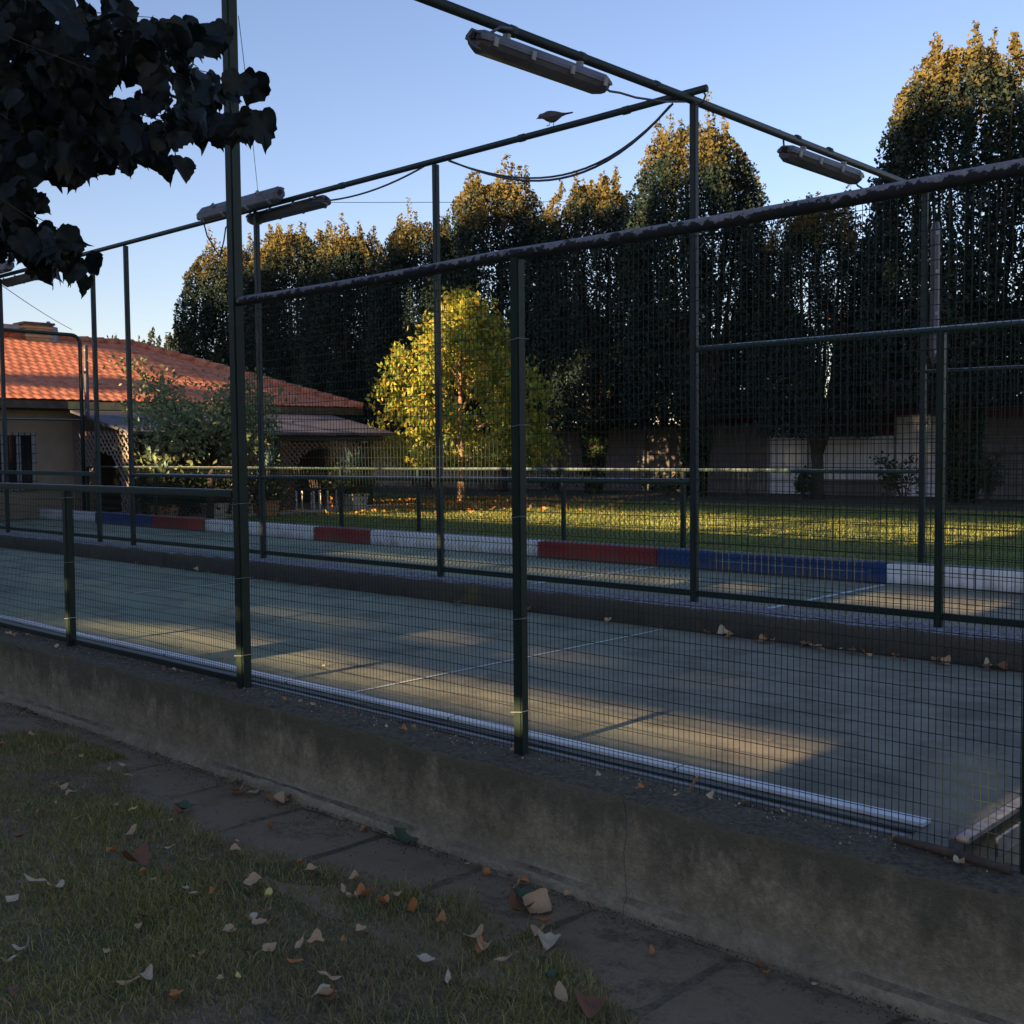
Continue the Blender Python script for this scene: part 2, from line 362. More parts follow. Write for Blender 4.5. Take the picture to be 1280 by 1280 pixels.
def npmesh(name, V, Fc, mat, parent=None, smooth=False):
    me = bpy.data.meshes.new(name); V = np.asarray(V, dtype=np.float32); Fc = np.asarray(Fc, dtype=np.int32)
    k = Fc.shape[1]
    me.vertices.add(len(V)); me.vertices.foreach_set('co', V.ravel())
    me.loops.add(Fc.size); me.loops.foreach_set('vertex_index', Fc.ravel())
    me.polygons.add(len(Fc)); me.polygons.foreach_set('loop_start', np.arange(0, Fc.size, k, dtype=np.int32))
    me.update(calc_edges=True); me.validate()
    return link(name, me, mat, parent, smooth)
def unit(a): return a / np.maximum(np.linalg.norm(a, axis=-1, keepdims=True), 1e-9)
def leafcloud(name, P, size, mat, parent=None, updir=None, aspect=.6, spread=1.0, shape='quad'):
    """rhombic leaves at P; updir (N,3) long-axis bias"""
    n = len(P); size = np.broadcast_to(size, (n,)) * rng.uniform(.7, 1.3, n)
    a = unit(rng.normal(size=(n, 3)) * spread + (0 if updir is None else updir))
    c = unit(np.cross(a, rng.normal(size=(n, 3))))
    nn = np.cross(a, c)
    L = size[:, None]; W = L * aspect
    V = np.stack([P - a * L * .5, P + c * W * .5 + nn * W * .12, P + a * L * .5, P - c * W * .5 + nn * W * .12], 1).reshape(-1, 3)
    Fc = np.arange(4 * n).reshape(-1, 4)
    return npmesh(name, V, Fc, mat, parent)
def sq_post(x, y, z0, z1, w, parent, mat=None, name='post', cap=True, lean=(0, 0)):
    mb = MB(); h = w / 2
    V = []
    for z, l in ((z0, 0), (z1, 1)):
        for i, j in ((-1, -1), (1, -1), (1, 1), (-1, 1)): V.append((x + i * h + lean[0] * l, y + j * h + lean[1] * l, z))
    mb.add(V, [(3, 2, 1, 0), (4, 5, 6, 7), (0, 1, 5, 4), (1, 2, 6, 5), (2, 3, 7, 6), (3, 0, 4, 7)])
    return mb.build(name, mat or M['green'], parent, bevel=w * .12)

# ------------------------------------------------------------------ world, sun, camera
SUN_EL = 12.5
w = bpy.data.worlds.new('World'); scene.world = w; w.use_nodes = True
nt = w.node_tree; bg = nt.nodes['Background']
sky = nt.nodes.new('ShaderNodeTexSky'); sky.sky_type = 'NISHITA'; sky.sun_disc = False
sky.sun_elevation = R(SUN_EL); sky.sun_rotation = R(180)
sky.air_density = 1.12; sky.dust_density = 0.2; sky.ozone_density = 2.0
tint = nt.nodes.new('ShaderNodeMix'); tint.data_type = 'RGBA'; tint.blend_type = 'MULTIPLY'; tint.inputs[0].default_value = 1
tint.inputs[7].default_value = (.99, .875, 1.02, 1)
nt.links.new(sky.outputs[0], tint.inputs[6]); nt.links.new(tint.outputs[2], bg.inputs[0]); bg.inputs[1].default_value = .064
sd = bpy.data.lights.new('sun', 'SUN'); sd.energy = 5.0; sd.angle = R(.5); sd.color = (1.0, .69, .37)
so = bpy.data.objects.new('sun', sd); COL.objects.link(so)
so.rotation_euler = (R(90 - SUN_EL), 0, 0)      # light travels along +Y and down
so.location = (0, -30, 20)
TAN = math.tan(R(SUN_EL))
def TT(z, y): return z + TAN * y      # height of a sun ray where it crosses y = 0
cd = bpy.data.cameras.new('camera'); co = bpy.data.objects.new('camera', cd); COL.objects.link(co)
cd.sensor_width = 36; cd.lens = 36 * F0 / 1280; cd.clip_start = .05; cd.clip_end = 2000
mw = Matrix(((NX.x, NX.y, -NX.z, 0), (NY.x, NY.y, -NY.z, 0), (NZ.x, NZ.y, -NZ.z, EYE), (0, 0, 0, 1)))
co.matrix_world = mw
scene.camera = co
scene.render.engine = 'CYCLES'
scene.view_settings.view_transform = 'Standard'; scene.view_settings.look = 'None'
scene.view_settings.gamma = 1; scene.view_settings.exposure = 1.82
scene.cycles.max_bounces = 6; scene.cycles.transparent_max_bounces = 8

# ------------------------------------------------------------------ setting
GZ, CZ, LZ = .11, .54, .50
MB().add([(-400, -400, .09), (400, -400, .09), (400, 400, .09), (-400, 400, .09)], [(0, 1, 2, 3)]).build('ground', M['soil'])
tag(bpy.data.objects['ground'], kind='structure')
o = MB().add([(-40, -40, .10), (30, -40, .10), (30, -1.6, .10), (-40, -1.6, .10)], [(0, 1, 2, 3)]).build('bounce_yard', simple('pale_bounce', (.55, .5, .42), (.42, .38, .31), 30, .9)); tag(o, kind='structure')  # unseen pale ground added behind the camera to bounce skylight
# near turf base, gently uneven
xs = np.arange(-14, 3.01, .05); ys = np.arange(-1.6, 3.13, .05)
gx, gy = np.meshgrid(xs, ys, indexing='ij')
def edge_y(x):   # irregular border between turf and path
    return 2.66 + .10 * math.sin(x * 2.1 + 1) + .09 * mnoise.noise(Vector((x * 3.3, 1, 0))) + (.22 if -6.6 < x < -5.6 else 0) - (.35 * max(0, x + 2.35))
def turf_h(x, y): 
    k = min(1, max(0, (2.75 - y) / .5)); e = edge_y(x) + .02 * mnoise.noise(Vector((x * 14, y * 14, 2)))
    q = min(1, max(0, (e + .03 - y) / .10)); base = .011 + .013 * q * q * (3 - 2 * q)
    return base + GZ + k * (.012 * math.sin(x * 1.3 + y) + .018 * mnoise.noise(Vector((x * .9, y * .9, 0)))) + .007 * mnoise.noise(Vector((x * 5, y * 5, 3)))
gz = np.vectorize(turf_h)(gx, gy)
nx_, ny_ = gx.shape
idx = np.arange(nx_ * ny_).reshape(nx_, ny_)
o = npmesh('turf', np.stack([gx, gy, gz], -1).reshape(-1, 3), np.stack([idx[:-1, :-1], idx[1:, :-1], idx[1:, 1:], idx[:-1, 1:]], -1).reshape(-1, 4), M['soil'], smooth=True)
tag(o, kind='structure')
# path slabs
mb = MB(); x = 2.0
joints = [2.0 - .575 * i for i in range(0, 42)]
off = -1.95 - joints[7]
for i in range(len(joints) - 1):
    x1 = joints[i] + off - .007; x0 = joints[i + 1] + off + .007
    y0 = 2.36; y1 = 3.095 - random.uniform(0, .01)
    z = [GZ + .021 + random.uniform(-.004, .004) for _ in range(4)]
    nseg = 16; V = []; Fc = []
    for a in range(nseg + 1):
        for c in range(nseg + 1):
            u, v = a / nseg, c / nseg
            zz = (z[0] * (1 - u) + z[1] * u) * (1 - v) + (z[3] * (1 - u) + z[2] * u) * v
            px, py = x0 + (x1 - x0) * u, y0 + (y1 - y0) * v
            e = .010 * mnoise.noise(Vector((px * 9, py * 9, 0))) + .006 * mnoise.noise(Vector((px * 40, py * 40, 0)))
            edge = min(u, 1 - u, v, 1 - v)
            zz += .004 * mnoise.noise(Vector((px * 6, py * 6, 1))) - (.014 if edge == 0 else 0)
            if u in (0, 1): px += e
            if v in (0, 1): py += e * 1.5 if v == 0 else 0
            V.append((px, py, zz))
    for a in range(nseg):
        for c in range(nseg):
            k = a * (nseg + 1) + c; Fc.append((k, k + nseg + 1, k + nseg + 2, k + 1))
    mb.add(V, Fc)
tag(mb.build('path', M['slab'], smooth=True), kind='structure')
# lawn beyond (L-shaped, one sheet)
LP = [(-160, 9.62), (-21.3, 9.62), (30, 9.62), (30, 160), (-21.3, 160), (-160, 160), (-160, 3.0), (-21.3, 3.0)]
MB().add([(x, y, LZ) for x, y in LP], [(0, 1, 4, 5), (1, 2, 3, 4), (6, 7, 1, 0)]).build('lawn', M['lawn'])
tag(bpy.data.objects['lawn'], kind='structure')
# courts
mb = MB(); mb.box((-21.2, 3.33, 0), (-1.33, 9.47, CZ)); tag(mb.build('court', M['court']), kind='structure')
# painted lines on the courts
def strip(p, q, wd, z, mat, name, label):
    p = Vector((p[0], p[1], z)); q = Vector((q[0], q[1], z)); n = (q - p).normalized().cross(Vector((0, 0, 1))) * wd / 2
    o = MB().add([p - n, p + n, q + n, q - n], [(3, 2, 1, 0)]).build(name, mat); tag(o, kind='structure'); return o
for nm, xx, y0, y1, wd in (('court_line', -4.48, 3.5, 6.2, .022), ('court_line', -4.46, 6.75, 9.46, .05), ('court_line', -6.92, 6.75, 9.46, .04), ('court_line', -8.6, 7.2, 9.4, .03),
                        ('court_line', -9.15, 4.9, 6.15, .022), ('court_line', -11.4, 3.5, 6.15, .02), ('court_line', -13.6, 3.5, 6.15, .02), ('court_line', -15.4, 6.8, 9.4, .03), ('court_line', -16.8, 6.8, 9.4, .03)):
    strip((xx, y0), (xx, y1), wd, CZ + .004, M['line'], nm, '')

# ------------------------------------------------------------------ near retaining wall
FY = 3.28
def wall_profile(x):
    """(y,z) outline from the foot in front, up the face, over the top"""
    pr = []
    for z in np.linspace(.05, .17, 5): pr.append((3.085, z))
    for z in np.linspace(.19, .50, 18): pr.append((3.105, z))
    pr += [(3.105, .522), (3.107, .534), (3.114, .539), (3.135, .540), (3.2, .541), (3.24, .542), (3.28, .542), (3.325, .542)]
    return pr
xs = np.arange(-16, 3, .022); P0 = wall_profile(0); V = []
for x in xs:
    for j, (y, z) in enumerate(P0):
        n1 = mnoise.noise(Vector((x * 1.6, z * 1.8, 0))); n2 = mnoise.noise(Vector((x * 9, z * 9, y * 9))); n3 = mnoise.noise(Vector((x * 38, z * 38, y * 38)))
        if j < 5: y += .008 * n1 - .012 * (1 - j / 4); z += (.03 * mnoise.noise(Vector((x * .8, 7, 0))) + .010 * n2) if j >= 3 else 0
        elif j < 23: y += .010 * n1 + .004 * n2 + .0015 * n3
        else: y += .012 * n2; z += .009 * n2 + .004 * n3 - max(0, .022 * mnoise.noise(Vector((x * 3.3, 3, 3)))) * (1 if j < 27 else .3)
        V.append((x, y, z))
n = len(P0); m_ = len(xs)
idx = np.arange(n * m_).reshape(m_, n)
o = npmesh('retaining_wall', V, np.stack([idx[:-1, :-1], idx[1:, :-1], idx[1:, 1:], idx[:-1, 1:]], -1).reshape(-1, 4), M['concrete'], smooth=True)
tag(o, 'low mossy stained concrete retaining wall running under the near green fence', 'wall')
MB().box((-21.2, 3.10, 0), (-16, 3.33, .54)).build('wall_return', M['concrete'], o)

# near court edge board: white lip, grey outer face
r = empty('court_board', (-6, 3.37, CZ), 'long white topped board edging the near court just behind the mesh', 'edging board')
def wavy_box(x0, x1, y0, y1, z0, z1, step=.25, amp=.004):
    V = []; Fc = []; k = 0
    for x in np.arange(x0, x1 + 1e-6, step):
        dy = amp * mnoise.noise(Vector((x * .9, 0, 5))); dz = amp * mnoise.noise(Vector((x * 1.3, 4, 5)))
        V += [(x, y0 + dy, z0), (x, y0 + dy, z1 + dz), (x, y1 + dy, z1 + dz), (x, y1 + dy, z0)]
        if k: b0 = 4 * (k - 1); Fc += [(b0 + i, b0 + (i + 1) % 4, b0 + 4 + (i + 1) % 4, b0 + 4 + i) for i in range(4)]
        k += 1
    Fc += [(0, 3, 2, 1), tuple(4 * (k - 1) + i for i in range(4))]
    return MB().add(V, Fc)
wavy_box(-21, -1.45, 3.472, 3.532, .5445, .557).build('top_strip', M['whtop'], r)
wavy_box(-21, -1.47, 3.40, 3.425, .5445, .549).build('board', M['greyface'], r)
wavy_box(-21, -1.5, 3.345, 3.362, .543, .549).build('lower_lip', M['galv'], r)

# end edging at right
r = empty('end_board', (-1.33, 3.45, CZ), 'steel faced end board closing the near court at right', 'edging board')
MB().box((-1.345, 3.29, .55), (-1.325, 6.2, .60)).build('board', M['greyface'], r)
MB().box((-1.322, 3.29, .588), (-1.285, 6.2, .603)).build('steel_angle', M['steel'], r)
MB().box((-1.250, 3.40, .53), (-1.240, 6.2, .585)).build('outer_strip', M['steel'], r)
mb = MB(); pts = [(-1.50, 3.265, .572), (-1.40, 3.262, .573), (-1.25, 3.25, .572), (-1.15, 3.24, .57)]
mb.tube([(a_, b_, c_ - .012) for a_, b_, c_ in pts], [.010, .014, .014, .012], 7)
tag(mb.build('timber_log', M['wood'], smooth=True), 'short weathered timber lying on the wall top at the court corner', 'timber')

# ------------------------------------------------------------------ median kerb
V = []; xs = np.arange(-21.2, -1.3, .05)
prof = [(6.24, .54), (6.24, .58), (6.24, .62), (6.245, .66), (6.25, .69), (6.265, .70), (6.35, .702), (6.42, .702), (6.5, .702), (6.58, .70), (6.6, .69), (6.61, .54)]
for x in xs:
    for j, (y, z) in enumerate(prof):
        n2 = mnoise.noise(Vector((x * 6, z * 9, y * 6)))
        V.append((x, y + (.012 * n2 if j < 6 else 0), z + (.010 * n2 if 3 < j < 10 else 0)))
idx = np.arange(len(V)).reshape(len(xs), len(prof))
Fq = np.stack([idx[:-1, :-1], idx[1:, :-1], idx[1:, 1:], idx[:-1, 1:]], -1)
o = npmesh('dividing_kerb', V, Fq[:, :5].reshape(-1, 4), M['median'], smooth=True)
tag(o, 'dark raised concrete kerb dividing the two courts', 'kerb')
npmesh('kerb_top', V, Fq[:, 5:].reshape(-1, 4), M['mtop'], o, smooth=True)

# ------------------------------------------------------------------ painted far board
r = empty('boundary_board', (-10, 9.5, CZ), 'long low board in white, red and blue sections along the far edge', 'boundary board')
edges = [(-21.2, -19.0, 'wht'), (-19.0, -17.05, 'blue'), (-17.05, -15.45, 'red'), (-15.45, -12.7, 'wht'), (-12.7, -11.5, 'red'),
         (-11.5, -8.56, 'wht'), (-8.56, -6.92, 'red'), (-6.92, -4.45, 'blue'), (-4.45, -1.4, 'wht')]
nm = {'wht': 'white_section', 'blue': 'blue_section', 'red': 'red_section'}
for a, c, k in edges:
    MB().box((a + .004, 9.475, CZ + .004), (c - .004, 9.60, .725)).build(nm[k], M[k], r, bevel=.004)
MB().box((-21.2, 9.604, .54), (-1.4, 9.63, .735)).build('back_rail', M['galv'], r)

# ------------------------------------------------------------------ mesh panels
def wire_grid(x0, x1, z0, z1, y, dx, dz, r, amp=.006, axis='X', zamp=.004, seg=.18):
    """welded grid in a vertical plane; returns MB-like arrays of thin 4-sided wires following a gentle bulge"""
    V = []; Fc = []
    def bul(a, z): return amp * mnoise.noise(Vector((a * .9, z * 1.1, y))) * 2 + amp * .5 * mnoise.noise(Vector((a * 3.1, z * 2.5, y)))
    def bz(a, z): return zamp * 2 * mnoise.noise(Vector((a * 1.1, z * .8, y + 9)))
    def P(a, z, oy=0):
        yy = y + bul(a, z) + oy
        return (a, yy, z + bz(a, z)) if axis == 'X' else (yy, a, z + bz(a, z))
    def wire(pts, horiz):
        n0 = len(V)
        for p in pts:
            if horiz: V.extend([(p[0], p[1], p[2] + r), (p[0], p[1] - r, p[2]), (p[0], p[1], p[2] - r), (p[0], p[1] + r, p[2])] if axis == 'X' else [(p[0], p[1], p[2] + r), (p[0] - r, p[1], p[2]), (p[0], p[1], p[2] - r), (p[0] + r, p[1], p[2])])
            else: V.extend([(p[0] + r, p[1], p[2]), (p[0], p[1] - r, p[2]), (p[0] - r, p[1], p[2]), (p[0], p[1] + r, p[2])])
        for i in range(len(pts) - 1):
            for k in range(4): Fc.append((n0 + i * 4 + k, n0 + i * 4 + (k + 1) % 4, n0 + (i + 1) * 4 + (k + 1) % 4, n0 + (i + 1) * 4 + k))
    for a in np.arange(x0, x1 + 1e-6, dx):
        nz_ = max(2, int((z1 - z0) / seg) + 1); wire([P(a, z) for z in np.linspace(z0, z1, nz_)], False)
    for z in np.arange(z0 + dz * .5, z1, dz):
        nx2 = max(2, int((x1 - x0) / seg) + 1); wire([P(a, z, r * 1.6) for a in np.linspace(x0, x1, nx2)], True)
    return V, Fc
def grid_panel(parent, *a, name='mesh_panel', mat=None, **k):
    V, Fc = wire_grid(*a, **k); return npmesh(name, V, Fc, mat or M['wire'], parent)
def chainlink(parent, x0, x1, z0, z1, y, p, r, axis='X', name='mesh_panel'):
    """zig-zag diamond wires"""
    V = []; Fc = []
    n = int((x1 - x0) / p); hz = p
    nz_ = int((z1 - z0) / hz)
    for i in range(n + 1):
        base = len(V); xx = x0 + i * p
        for j in range(nz_ + 1):
            sgn = 1 if j % 2 else -1
            a = xx + sgn * p * .5; z = z0 + j * hz
            yy = y + sgn * r * .8 + .02 * mnoise.noise(Vector((a * .7, z, 2)))
            a += .004 * mnoise.noise(Vector((a * 2, z * 3, 8)))
            pt = (a, yy, z) if axis == 'X' else (yy, a, z)
            if axis == 'X': V += [(pt[0] + r, pt[1], z), (pt[0] - r * .5, pt[1] - r, z), (pt[0] - r * .5, pt[1] + r, z)]
            else: V += [(pt[0], pt[1] + r, z), (pt[0] - r, pt[1] - r * .5, z), (pt[0] + r, pt[1] - r * .5, z)]
            if j:
                b0 = base + 3 * (j - 1)
                Fc += [(b0 + k, b0 + (k + 1) % 3, b0 + 3 + (k + 1) % 3, b0 + 3 + k) for k in range(3)]
    return npmesh(name, V, Fc, M['wire'], parent)

# ---- near fence
r = empty('metal_fence', (-3.1, FY, .54), 'nearest green welded mesh fence, standing on the low concrete wall', 'fence')
nx_posts = [(-6.94, 1.54, .05), (-3.06, 2.52, .046), (-1.12, 2.52, .024), (.85, 2.52, .046), (-8.95, 1.54, .05), (-10.95, 1.54, .05), (-12.95, 1.54, .05)]
for x, z1, wd in nx_posts:
    sq_post(x, FY, .50, z1 - .02, wd, r)
sq_post(-5.01, FY, .50, 4.16, .06, r)
mb = MB(); xs = np.arange(-4.99, .86, .15)
mb.tube([(x, FY, 2.515 - .010 * math.sin(math.pi * ((x + 5.13) % 2.0) / 2.0)) for x in xs], .0235, 14); mb.build('top_rail', M['peel'], r, smooth=True)
mb = MB(); mb.bar((-13, FY, 1.54), (-5.05, FY, 1.54), .05, .04); mb.build('low_rail', M['dusty'], r, bevel=.006)
mb = MB(); mb.bar((-13, FY + .01, .572), (-5.05, FY + .01, .572), .03, .03); mb.build('bottom_rail', M['green'], r, bevel=.004)
mb = MB(); mb.tube([(-5.01, FY, 4.1), (.85, FY, 4.1)], .03, 12); mb.build('upper_rail', M['pole'], r, smooth=True)
my = FY + .032
for a, c, z1 in ((-5.01, -3.06, 2.50), (-3.06, -1.13, 2.50), (-1.13, .85, 2.50)):
    grid_panel(r, a, c - .001, .515, z1, my, .0225, .044, .0013, amp=.008)
for a, c in ((-6.94, -5.01), (-8.95, -6.94), (-10.95, -8.95), (-12.95, -10.95)):
    grid_panel(r, a, c - .001, .60 if a < -5.2 else .515, 1.53, my, .0225, .044, .0013, amp=.014, zamp=.009)

mb_t = None
for xp, zt_ in ((-6.94, 1.5), (-5.01, 1.5), (-3.06, 2.45), (-8.95, 1.5)):
    for z_ in np.arange(.72, zt_, .37):
        h_ = .034 if xp == -5.01 else .028; zz_ = z_ + random.uniform(-.03, .03)
        pts = [(xp + h_ * c_, FY + h_ * s_, zz_ + .004 * c_) for c_, s_ in ((1, -1), (-1, -1), (-1, 1.2), (1, 1.2), (1, -1))]
        mb_t = MB(); mb_t.tube(pts, .0016, 4); mb_t.build('wire_tie', M['galv'], r)
# ---- middle lighting frame
MY = 6.5
r = empty('lighting_frame', (-4.43, MY, .7), 'tall green pipe frame of posts and rails carrying the lights over the courts', 'lighting frame')
for x, z1 in ((-15.52, 4.1), (-12.92, 4.08), (-12.12, 4.1), (-9.54, 4.1), (-6.97, 4.1), (-4.43, 4.06)):
    sq_post(x, MY, .69, z1, .048, r, M['pole'])
mb = MB(); mb.tube([(-21, MY, 4.13), (-15.5, MY, 4.13), (-9, MY, 4.13), (-5.37, MY, 4.13), (-4.33, MY, 4.135)], .025, 12); mb.build('long_rail', M['pole'], r, smooth=True)
mb = MB(); mb.tube([(-4.45, FY + .0, 4.09), (-4.45, 6.5, 4.085), (-4.45, 10.25, 4.06)], .029, 12); mb.build('cross_rail', M['pole'], r, smooth=True)
for p in ((-5.0, 4.13), (-6.0, 4.13), (-8.2, 4.13)):
    mb = MB(); mb.tube([(p[0] - .03, MY, p[1]), (p[0] + .03, MY, p[1])], .029, 10); mb.build('pipe_joint', M['pole'], r)
for yy in (4.75, 5.35, 7.9, 8.4, 6.1):
    mb = MB(); mb.tube([(-4.45, yy - .02, 4.088), (-4.45, yy + .02, 4.088)], .033, 10); mb.build('pipe_joint', M['pole'], r)
sq_post(-4.45, 10.2, .6, 4.05, .05, r, M['pole'])

# ---- middle fence
r = empty('metal_fence', (-8, MY, .7), 'green mesh fence on the dividing kerb between the two courts', 'fence')
mb = MB(); mb.tube([(-12.1, MY, 1.51), (-9.5, MY, 1.508), (-4.46, MY, 1.525)], .021, 10); mb.build('low_rail', M['dusty'], r, smooth=True)
mb = MB(); mb.bar((-21, MY, 1.52), (-12.94, MY, 1.515), .05, .05); mb.build('low_rail', M['dusty'], r, bevel=.006)
mb = MB(); mb.tube([(-4.42, MY, 2.42), (-.9, MY, 2.42)], .020, 10); mb.build('top_rail', M['dusty'], r, smooth=True)
sq_post(-2.73, MY, .69, 2.41, .045, r); sq_post(-.95, MY, .69, 2.41, .045, r); sq_post(-18, MY, .69, 1.5, .045, r)
mb = MB(); mb.bar((-21, MY + .01, .76), (-4.46, MY + .01, .76), .03, .04); mb.build('bottom_rail', M['green'], r)
mb = MB(); mb.bar((-4.40, MY + .01, .76), (-.95, MY + .01, .76), .03, .04); mb.build('bottom_rail', M['green'], r)
for a, c in ((-6.97, -4.46), (-9.54, -6.97), (-12.1, -9.54)):
    chainlink(r, a, c, .78, 1.50, MY + .03, .045, .0019)
chainlink(r, -21, -12.95, .78, 1.50, MY + .03, .045, .0019)
grid_panel(r, -4.42, -2.74, .72, 2.40, MY + .03, .05, .06, .0018)
grid_panel(r, -2.73, -.97, .72, 2.40, MY + .03, .05, .06, .0018)

# ---- far fence
BY = 10.2
r = empty('metal_fence', (-8, BY, LZ), 'green mesh fence behind the painted board beside the sunny lawn', 'fence')
for x in (-20.7, -18.2, -15.6, -13.0, -11.35, -8.8, -7.1): sq_post(x, BY, .5, 1.5, .045, r)
for p in ((465, 640), (525, 640), (777, 640), (943, 640)):
    pass
mb = MB(); mb.tube([(-20.7, BY, 1.51), (-4.48, BY, 1.52)], .019, 10); mb.build('low_rail', M['dusty'], r, smooth=True)
mb = MB(); mb.tube([(-4.42, BY, 2.43), (-.9, BY, 2.40)], .019, 10); mb.build('top_rail', M['dusty'], r, smooth=True)
sq_post(-3.35, BY, .5, 2.4, .045, r); sq_post(-1.9, BY, .5, 2.4, .045, r)
grid_panel(r, -20.7, -12.0, .5, 1.5, BY + .02, .06, .075, .0016, seg=.6)
grid_panel(r, -12.0, -4.48, .5, 1.5, BY + .02, .06, .075, .0016, seg=.6)
grid_panel(r, -4.42, -.9, .5, 2.4, BY + .02, .05, .06, .0018, seg=.6)
grid_panel(r, -20.68, -4.5, 3.5, 3.5, BY, 1, 1, .001) if False else None

# ---- end frame at far left
r = empty('end_fence', (-20.9, 8, LZ), 'tall pipe framed end fence with rounded corner in front of the tiled roof', 'fence')
pts = [(-20.9, 10.22, .5), (-20.9, 10.22, 2.4), (-20.9, 10.22, 3.8)] + [(-20.9, 10.22 - .16 * (1 - math.cos(t)), 3.84 + .16 * math.sin(t)) for t in np.linspace(.15, math.pi / 2, 6)] + [(-20.9, 8, 4.02), (-20.9, 3.4, 4.04)]
mb = MB(); mb.tube(pts, .036, 10); mb.build('pipe_frame', M['pole'], r, smooth=True)
mb = MB(); mb.tube([(-20.9, 10.2, 2.4), (-20.9, 3.4, 2.4)], .018, 8); mb.build('middle_rail', M['dusty'], r)
mb = MB()
chainlink(r, 3.4, 10.2, .5, 2.4, -20.93, .05, .0017, axis='Y')
sq_post(-20.9, 6.5, .5, 4.0, .05, r, M['pole']); sq_post(-20.9, 3.4, .1, 4.0, .05, r, M['pole'])

# ------------------------------------------------------------------ fluorescent lights
def fixture(loc, d, roll, label, length=1.22, thick=1.0, group='weatherproof tube lights on the pipe frame'):
    """local: X along the length, Z up; d = direction vector of length"""
    root = bpy.data.objects.new('tube_light', None); COL.objects.link(root)
    d = Vector(d).normalized(); up = Vector((0, 0, 1)) if abs(d.z) < .9 else Vector((1, 0, 0))
    yv = up.cross(d).normalized(); zv = d.cross(yv)
    root.matrix_world = Matrix.Translation(loc) @ Matrix((d, yv, zv)).transposed().to_4x4() @ Matrix.Rotation(roll, 4, 'X')
    root.scale = (1, thick, thick)
    root['localparts'] = 1
    tag(root, label, 'light fixture', group)
    L = length / 2
    def loft(secs, xs_):
        V = []; Fc = []; n = len(secs[0])
        for s_, x in zip(secs, xs_): V += [(x, y, z) for y, z in s_]
        for i in range(len(secs) - 1):
            Fc += [(i * n + k, i * n + (k + 1) % n, (i + 1) * n + (k + 1) % n, (i + 1) * n + k) for k in range(n)]
        Fc += [tuple(range(n - 1, -1, -1)), tuple((len(secs) - 1) * n + k for k in range(n))]
        return MB().add(V, Fc)
    top = [(-.082, 0), (-.078, .02), (-.04, .055), (.04, .055), (.078, .02), (.082, 0)]
    bot = [(.078, -.002), (.07, -.03), (.035, -.062), (-.035, -.062), (-.07, -.03), (-.078, -.002)]
    sc = lambda S, k: [(y * k, z * k) for y, z in S]
    h = loft([sc(top, .8), top, top, sc(top, .8)], [-L, -L + .04, L - .04, L]).build('housing', M['lampbody'], root)
    loft([sc(bot, .7), bot, bot, sc(bot, .7)], [-L + .01, -L + .06, L - .06, L - .01]).build('diffuser', M['diffuser'], root)
    for k in (-.42, -.15, .15, .42):
        for s_ in (-1, 1):
            MB().box((k * length - .015, s_ * .086 - .006, -.02), (k * length + .015, s_ * .086 + .006, .028)).build('clip', M['galv'], root)
    for s_ in (-1, 1):
        MB().box((s_ * L - .012, -.02, .0), (s_ * L + .012, .02, .035)).build('end_gland', M['black'], root)
    for k in (-.28, .28):
        MB().box((k * length - .012, -.02, .056), (k * length + .012, .02, .085)).build('bracket', M['galv'], root)
    return root
Z0 = 4.085
fixture((-4.43, 4.98, Z0 - .125), (0, 1, .0), R(12), 'tube light hanging under the crossing pipe at the top, nearest of all', 1.12)
fixture((-4.43, 8.26, Z0 - .135), (0, 1, 0), R(10), 'tube light under the pipe right of the corner post, above the peeling rail', 1.16)
fixture((-9.66, MY - .11, 4.165), (1, 0, .0), R(50), 'weathered tube light on the long pipe crossing behind the thick post', 1.38, 1.05)
fixture((-9.18, MY + .10, 4.07), (1, 0, 0), R(-25), 'lower tube light tucked under the long pipe right of the thick post', 1.25, .85)
fixture((-15.6, MY - .11, 4.20), (1, 0, 0), R(50), 'tube light at the far left edge half hidden by hanging leaves', 1.4, 1.05)
fixture((-14.95, MY + .10, 4.06), (1, 0, 0), R(-25), 'lower tube light beside the leaves at the far left', 1.3, .85)
fixture((-4.375, 10.26, 3.14), (0, 0, 1), R(40), 'upright pale tube light strapped to the tall far post at right', 1.27, .62)
fixture((-20.82, 10.29, 3.15), (0, 0, 1), R(40), 'upright pale tube light on the rounded pipe frame before the tiled roof', 1.35, .62)

# ------------------------------------------------------------------ cables
def cable(pts, r, label, name='cable'):
    mb = MB(); mb.tube(pts, r, 6); tag(mb.build(name, M['cable'], smooth=True), label, 'cable')
def sag(p, q, s_, n=16, skew=0):
    p = Vector(p); q = Vector(q); L = []
    for i in range(n + 1):
        t = i / n; k = 4 * t * (1 - t) * (1 + skew * (t - .5)); L.append(p.lerp(q, t) + Vector((0, 0, -s_ * k)))
    return L
a, c = at(560, 200, Y=MY), at(838, 132, Y=MY)
cable(sag(a, c, .33, 20, .5), .009, 'dark power cable sagging in a loop left of the corner post', 'power_cable')
cable(sag(a + Vector((-.02, .03, .0)), c + Vector((0, .03, .02)), .31, 20, .5), .008, 'thinner twin cable just above the sagging power cable', 'power_cable')
a, c = at(392, 252, Y=MY), at(535, 205, Y=MY)
cable(sag(a, c, .07, 12), .008, 'short cable running from the lower tube light up to the long pipe', 'power_cable')
P = [at(*p, X=-4.38) for p in ((600, 62), (588, 55), (584, 45), (590, 37), (602, 42), (612, 42), (625, 34), (640, 36))]
cable(P, .009, 'grey cable looped over the end of the nearest tube light')
P = [at(*p, X=-4.45) for p in ((753, 97), (754, 108), (762, 114), (775, 116), (795, 122), (830, 127), (866, 127))]
cable(P, .0075, 'cable from the nearest tube light to the corner post')
